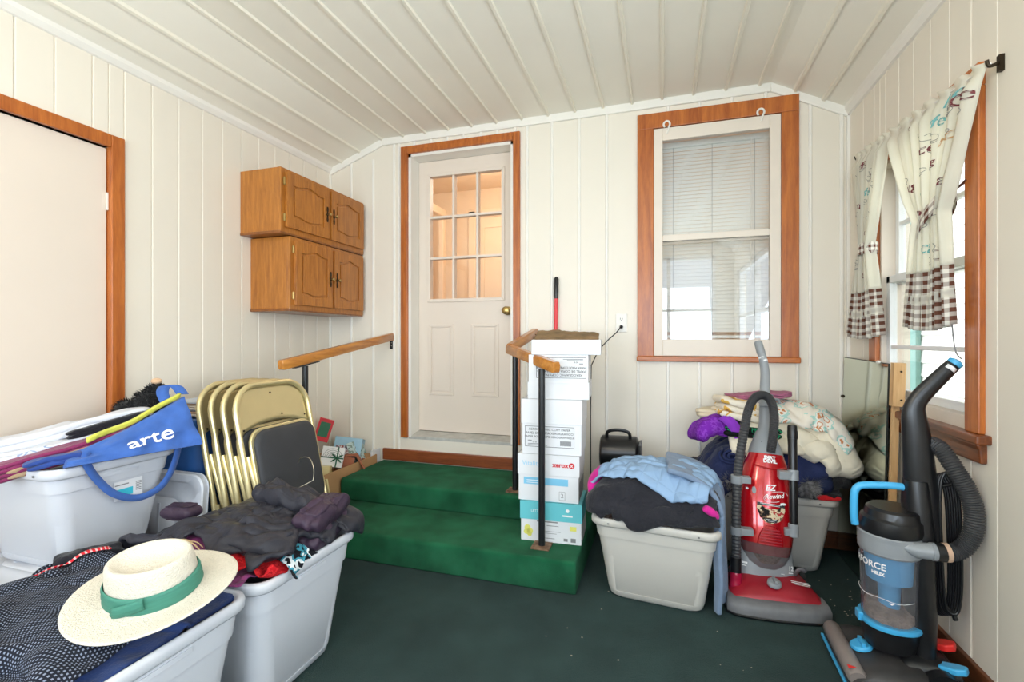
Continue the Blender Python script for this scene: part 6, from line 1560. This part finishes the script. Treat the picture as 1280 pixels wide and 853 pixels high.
# writing round the cup
def on_cup(a, z, e=.0015): return bl_ @ Vector(((.0885+e)*math.sin(a), -.004-(.0845+e)*math.cos(a), z))
mb = MB()
for w, sz, a0, z0, kw in (('POWERFORCE', .030, .0, .312, {'bold': .0006}), ('HELIX', .014, .86, .288, {'bold': .0008})):
    vs, fs = text_mesh(w, sz, **kw); mb.add([on_cup(a0+x/.087, z0+y) for x, y, z in vs], fs)
lpart('cup_lettering', mb, MT['whiteink'], bv, smooth=0)
mb = MB(); mb.tube([on_cup(R(-30)+R(150)*k/14, .205+.003*math.sin(k), .001) for k in range(15)], .0008, 4); 
mb.add([on_cup(R(70), .200), on_cup(R(80), .200), on_cup(R(75), .194)], [(0, 1, 2)]); lpart('fill_line', mb, MT['whiteink'], bv, smooth=0)
# upright handle: broad black post with a bent grip ending in blue
hs = [(.0, .092, .36), (0, .088, .52), (0, .080, .65), (0, .072, .76), (0, .066, .82), (0, .070, .855), (0, .088, .890), (0, .130, .943), (0, .165, .985), (0, .176, .998)]
hh = [bl_ @ Vector(p) for p in hs]
hx = smooth_path(hh, 5)
mb = MB(); N_ = len(hx); mb.tube(hx, [.056-.026*min(1, k/(N_*.55)) if k < N_*.55 else .030-.009*(k-N_*.55)/(N_*.45) for k in range(N_)], 14, flat=.62, twist=(1,0,0)); lpart('handle_post', mb, MT['vblack'], bv, smooth=40)
d_ = (hx[-1]-hx[-2]).normalized(); mb = MB(); mb.tube([hx[-1]-d_*.004, hx[-1]+d_*.010, hx[-1]+d_*.016], [.0215, .0225, .012], 12); lpart('grip_cap', mb, MT['vblue'], bv, smooth=40)
mb = MB(); k_ = int(N_*.86); mb.tube([hx[k_], hx[k_].lerp(hx[k_+2], .9)], .0215, 12, flat=.85); lpart('torn_sticker', mb, MT['paper'], bv, smooth=40)
# hose
Mb = mw(bv).inverted()
hw_ = [(.878, 1.985, .808), (.895, 1.955, .795), (.922, 1.93, .735), (.946, 1.915, .675), (.958, 1.905, .61), (.950, 1.90, .535), (.915, 1.895, .485), (.865, 1.89, .474), (.835, 1.89, .474)]
HP = smooth_path([Mb @ Vector(p) for p in hw_], 18); mb = MB(); mb.tube(HP, [.0275 if i % 2 else .0240 for i in range(len(HP))], 16); lpart('hose', mb, MT['hose'], bv, smooth=30)
q0, q1 = Mb @ Vector((.852, 1.89, .474)), Mb @ Vector((.795, 1.888, .474))
mb = MB(); mb.tube([q0, q0.lerp(q1, .25), q0.lerp(q1, .3), q0.lerp(q1, .9), Mb @ Vector((.745, 1.90, .480))], [.0285, .0285, .026, .025, .010], 16); lpart('hose_cuff', mb, MT['vgrey'], bv, smooth=40)
mb = MB(); mb.tube([Mb @ Vector((.872, 1.89, .475)), Mb @ Vector((.848, 1.89, .474))], .0295, 16); lpart('black_collar', mb, MT['blackpl'], bv, smooth=40)
mb = MB(); mb.tube([Mb @ Vector((.885, 1.89, .4765)), Mb @ Vector((.872, 1.89, .475))], .0300, 16); lpart('paper_sticker', mb, mat('faded_label', srgb(196,164,140), .6), bv, smooth=40)
# wound power cord on hooks behind
cy_ = [(.905, 1.975, .70), (.925, 1.965, .66), (.932, 1.96, .55), (.936, 1.96, .36), (.930, 1.96, .26), (.915, 1.96, .235), (.895, 1.965, .26), (.885, 1.965, .40), (.882, 1.97, .58), (.888, 1.975, .67)]
for k in range(6):
    mb = MB(); P = smooth_path([Mb @ (Vector(p)+Vector((.004*k-.012, -.006*k+.012, .004*k))) for p in cy_], 8, loop=True); mb.tube(P, .0048, 8, loop=True); lpart('power_cord', mb, MT['blackpl'], bv, smooth=60)
mb = MB(); 
for z, s_ in ((.67, 1), (.27, -1)):
    mb.tube(smooth_path([Mb @ Vector(p) for p in ((.85, 1.985, z), (.895, 1.975, z), (.925, 1.965, z+.012*s_), (.935, 1.955, z+.04*s_))], 4), .013, 8, flat=.6)
lpart('cord_hook', mb, MT['vblack'], bv, smooth=50)
mb = MB(); mb.tube(smooth_path([Mb @ Vector(p) for p in ((.85, 1.98, .84), (.88, 1.96, .82), (.895, 1.955, .80))], 4), .006, 8); lpart('hose_bracket', mb, MT['vblack'], bv, smooth=50)

# ------------------------------------------------------------------ floor crumbs
random.seed(3)
mb = MB()
for k in range(70):
    x = random.uniform(-.5, .85); y = random.uniform(1.4, 2.95); r_ = random.uniform(.0012, .003)
    if k % 3 == 0: x, y = random.uniform(.72, .88), random.uniform(2.2, 2.7)
    ball(mb, (x, y, r_*.5), r_, (1.3,.8,.5), 6)
tag(mesh_obj('carpet_crumbs', mb, mat('pale_crumb', srgb(190,180,160), .8), smooth=0), 'scattered pale crumbs on the dark green carpet', 'crumbs', kind='stuff')

# ------------------------------------------------------------------ light
w = bpy.data.worlds.new('World'); bpy.context.scene.world = w; w.use_nodes = True
bg = w.node_tree.nodes['Background']; bg.inputs[0].default_value = (.80, .90, 1.0, 1); bg.inputs[1].default_value = 2.2
def area(name, loc, rot, sx, sy, power, col):
    l = bpy.data.lights.new(name, 'AREA'); l.shape = 'RECTANGLE'; l.size = sx; l.size_y = sy; l.energy = power; l.color = col
    o = bpy.data.objects.new(name, l); C.objects.link(o); o.location = loc; o.rotation_euler = rot; return o
area('daylight_front_window', ((F0[0]+F0[1])/2, YF-.2, 1.4), (R(118), 0, 0), 1.2, 1.3, 40, (.74, .87, 1))
area('daylight_front_window', ((F1[0]+F1[1])/2, YF-.2, 1.4), (R(118), 0, 0), 1.2, 1.3, 46, (.74, .87, 1))
area('daylight_side_window', (XR+.25, (SY0+SY1)/2, 1.4), (0, R(115), 0), 1.2, 2.2, 52, (.77, .88, 1))
s = bpy.data.lights.new('sun', 'SUN'); s.energy = 5; s.angle = R(3); s.color = (1, .96, .9)
so_ = bpy.data.objects.new('sun', s); C.objects.link(so_); so_.rotation_euler = (R(-22), R(-40), 0)
p = bpy.data.lights.new('hall_lamp', 'POINT'); p.energy = 21; p.color = (1, .90, .76); p.shadow_soft_size = .15
po_ = bpy.data.objects.new('hall_lamp', p); C.objects.link(po_); po_.location = (-1.5, 4.0, 2.5)
p = bpy.data.lights.new('kitchen_lamp', 'POINT'); p.energy = 3; p.color = (1, .74, .45); p.shadow_soft_size = .1
po_ = bpy.data.objects.new('kitchen_lamp', p); C.objects.link(po_); po_.location = (.8, 3.8, 2.2)
# warm fill lamp added on the ceiling, unseen behind the camera
cl = thing('fill_lamp', 'white round fill lamp added out of view behind the camera', 'lamp', (-.75, -.2, ZC))
mb = MB(); mb.lathe([(0, -.09), (.10, -.08), (.155, -.05), (.17, -.01), (.175, 0)], 32, M=Matrix.Translation((-.75, -.2, ZC))); 
lm, nt, N, L = new_mat('fill_lamp_glow'); o_ = N.new('ShaderNodeOutputMaterial'); e_ = N.new('ShaderNodeEmission'); e_.inputs[0].default_value = (1, .90, .74, 1); e_.inputs[1].default_value = 9; L.new(e_.outputs[0], o_.inputs[0])
mesh_obj('fill_lamp_shade', mb, lm, cl)
l = bpy.data.lights.new('fill_bulb', 'POINT'); l.energy = 24; l.color = (1, .86, .68); l.shadow_soft_size = .17  # extra unseen point light below the added lamp, for warm fill
lo = bpy.data.objects.new('fill_bulb', l); C.objects.link(lo); lo.location = (-.75, -.2, ZC-.30)

# ------------------------------------------------------------------ camera
F_, CX_, CY_ = 595., 640., 424.
cam = bpy.data.cameras.new('Camera'); cam.sensor_width = 36; cam.sensor_fit = 'HORIZONTAL'; cam.lens = F_/1280*36; cam.clip_start = .05
cam.shift_y = (426.5-CY_)/1280*-1
co = bpy.data.objects.new('Camera', cam); C.objects.link(co); co.location = (0, 0, 1.167); co.rotation_euler = (R(90), 0, math.atan(187/595))
sc = bpy.context.scene; sc.camera = co
sc.view_settings.view_transform = 'Standard'; sc.view_settings.look = 'None'; sc.view_settings.gamma = 1; sc.view_settings.use_curve_mapping = False
sc.view_settings.exposure = 0.12
sc.cycles.max_bounces = 10; sc.cycles.diffuse_bounces = 5; sc.cycles.transparent_max_bounces = 12; sc.cycles.glossy_bounces = 4
sc.cycles.use_denoising = True; sc.cycles.sample_clamp_indirect = 6; sc.cycles.caustics_reflective = False; sc.cycles.caustics_refractive = False
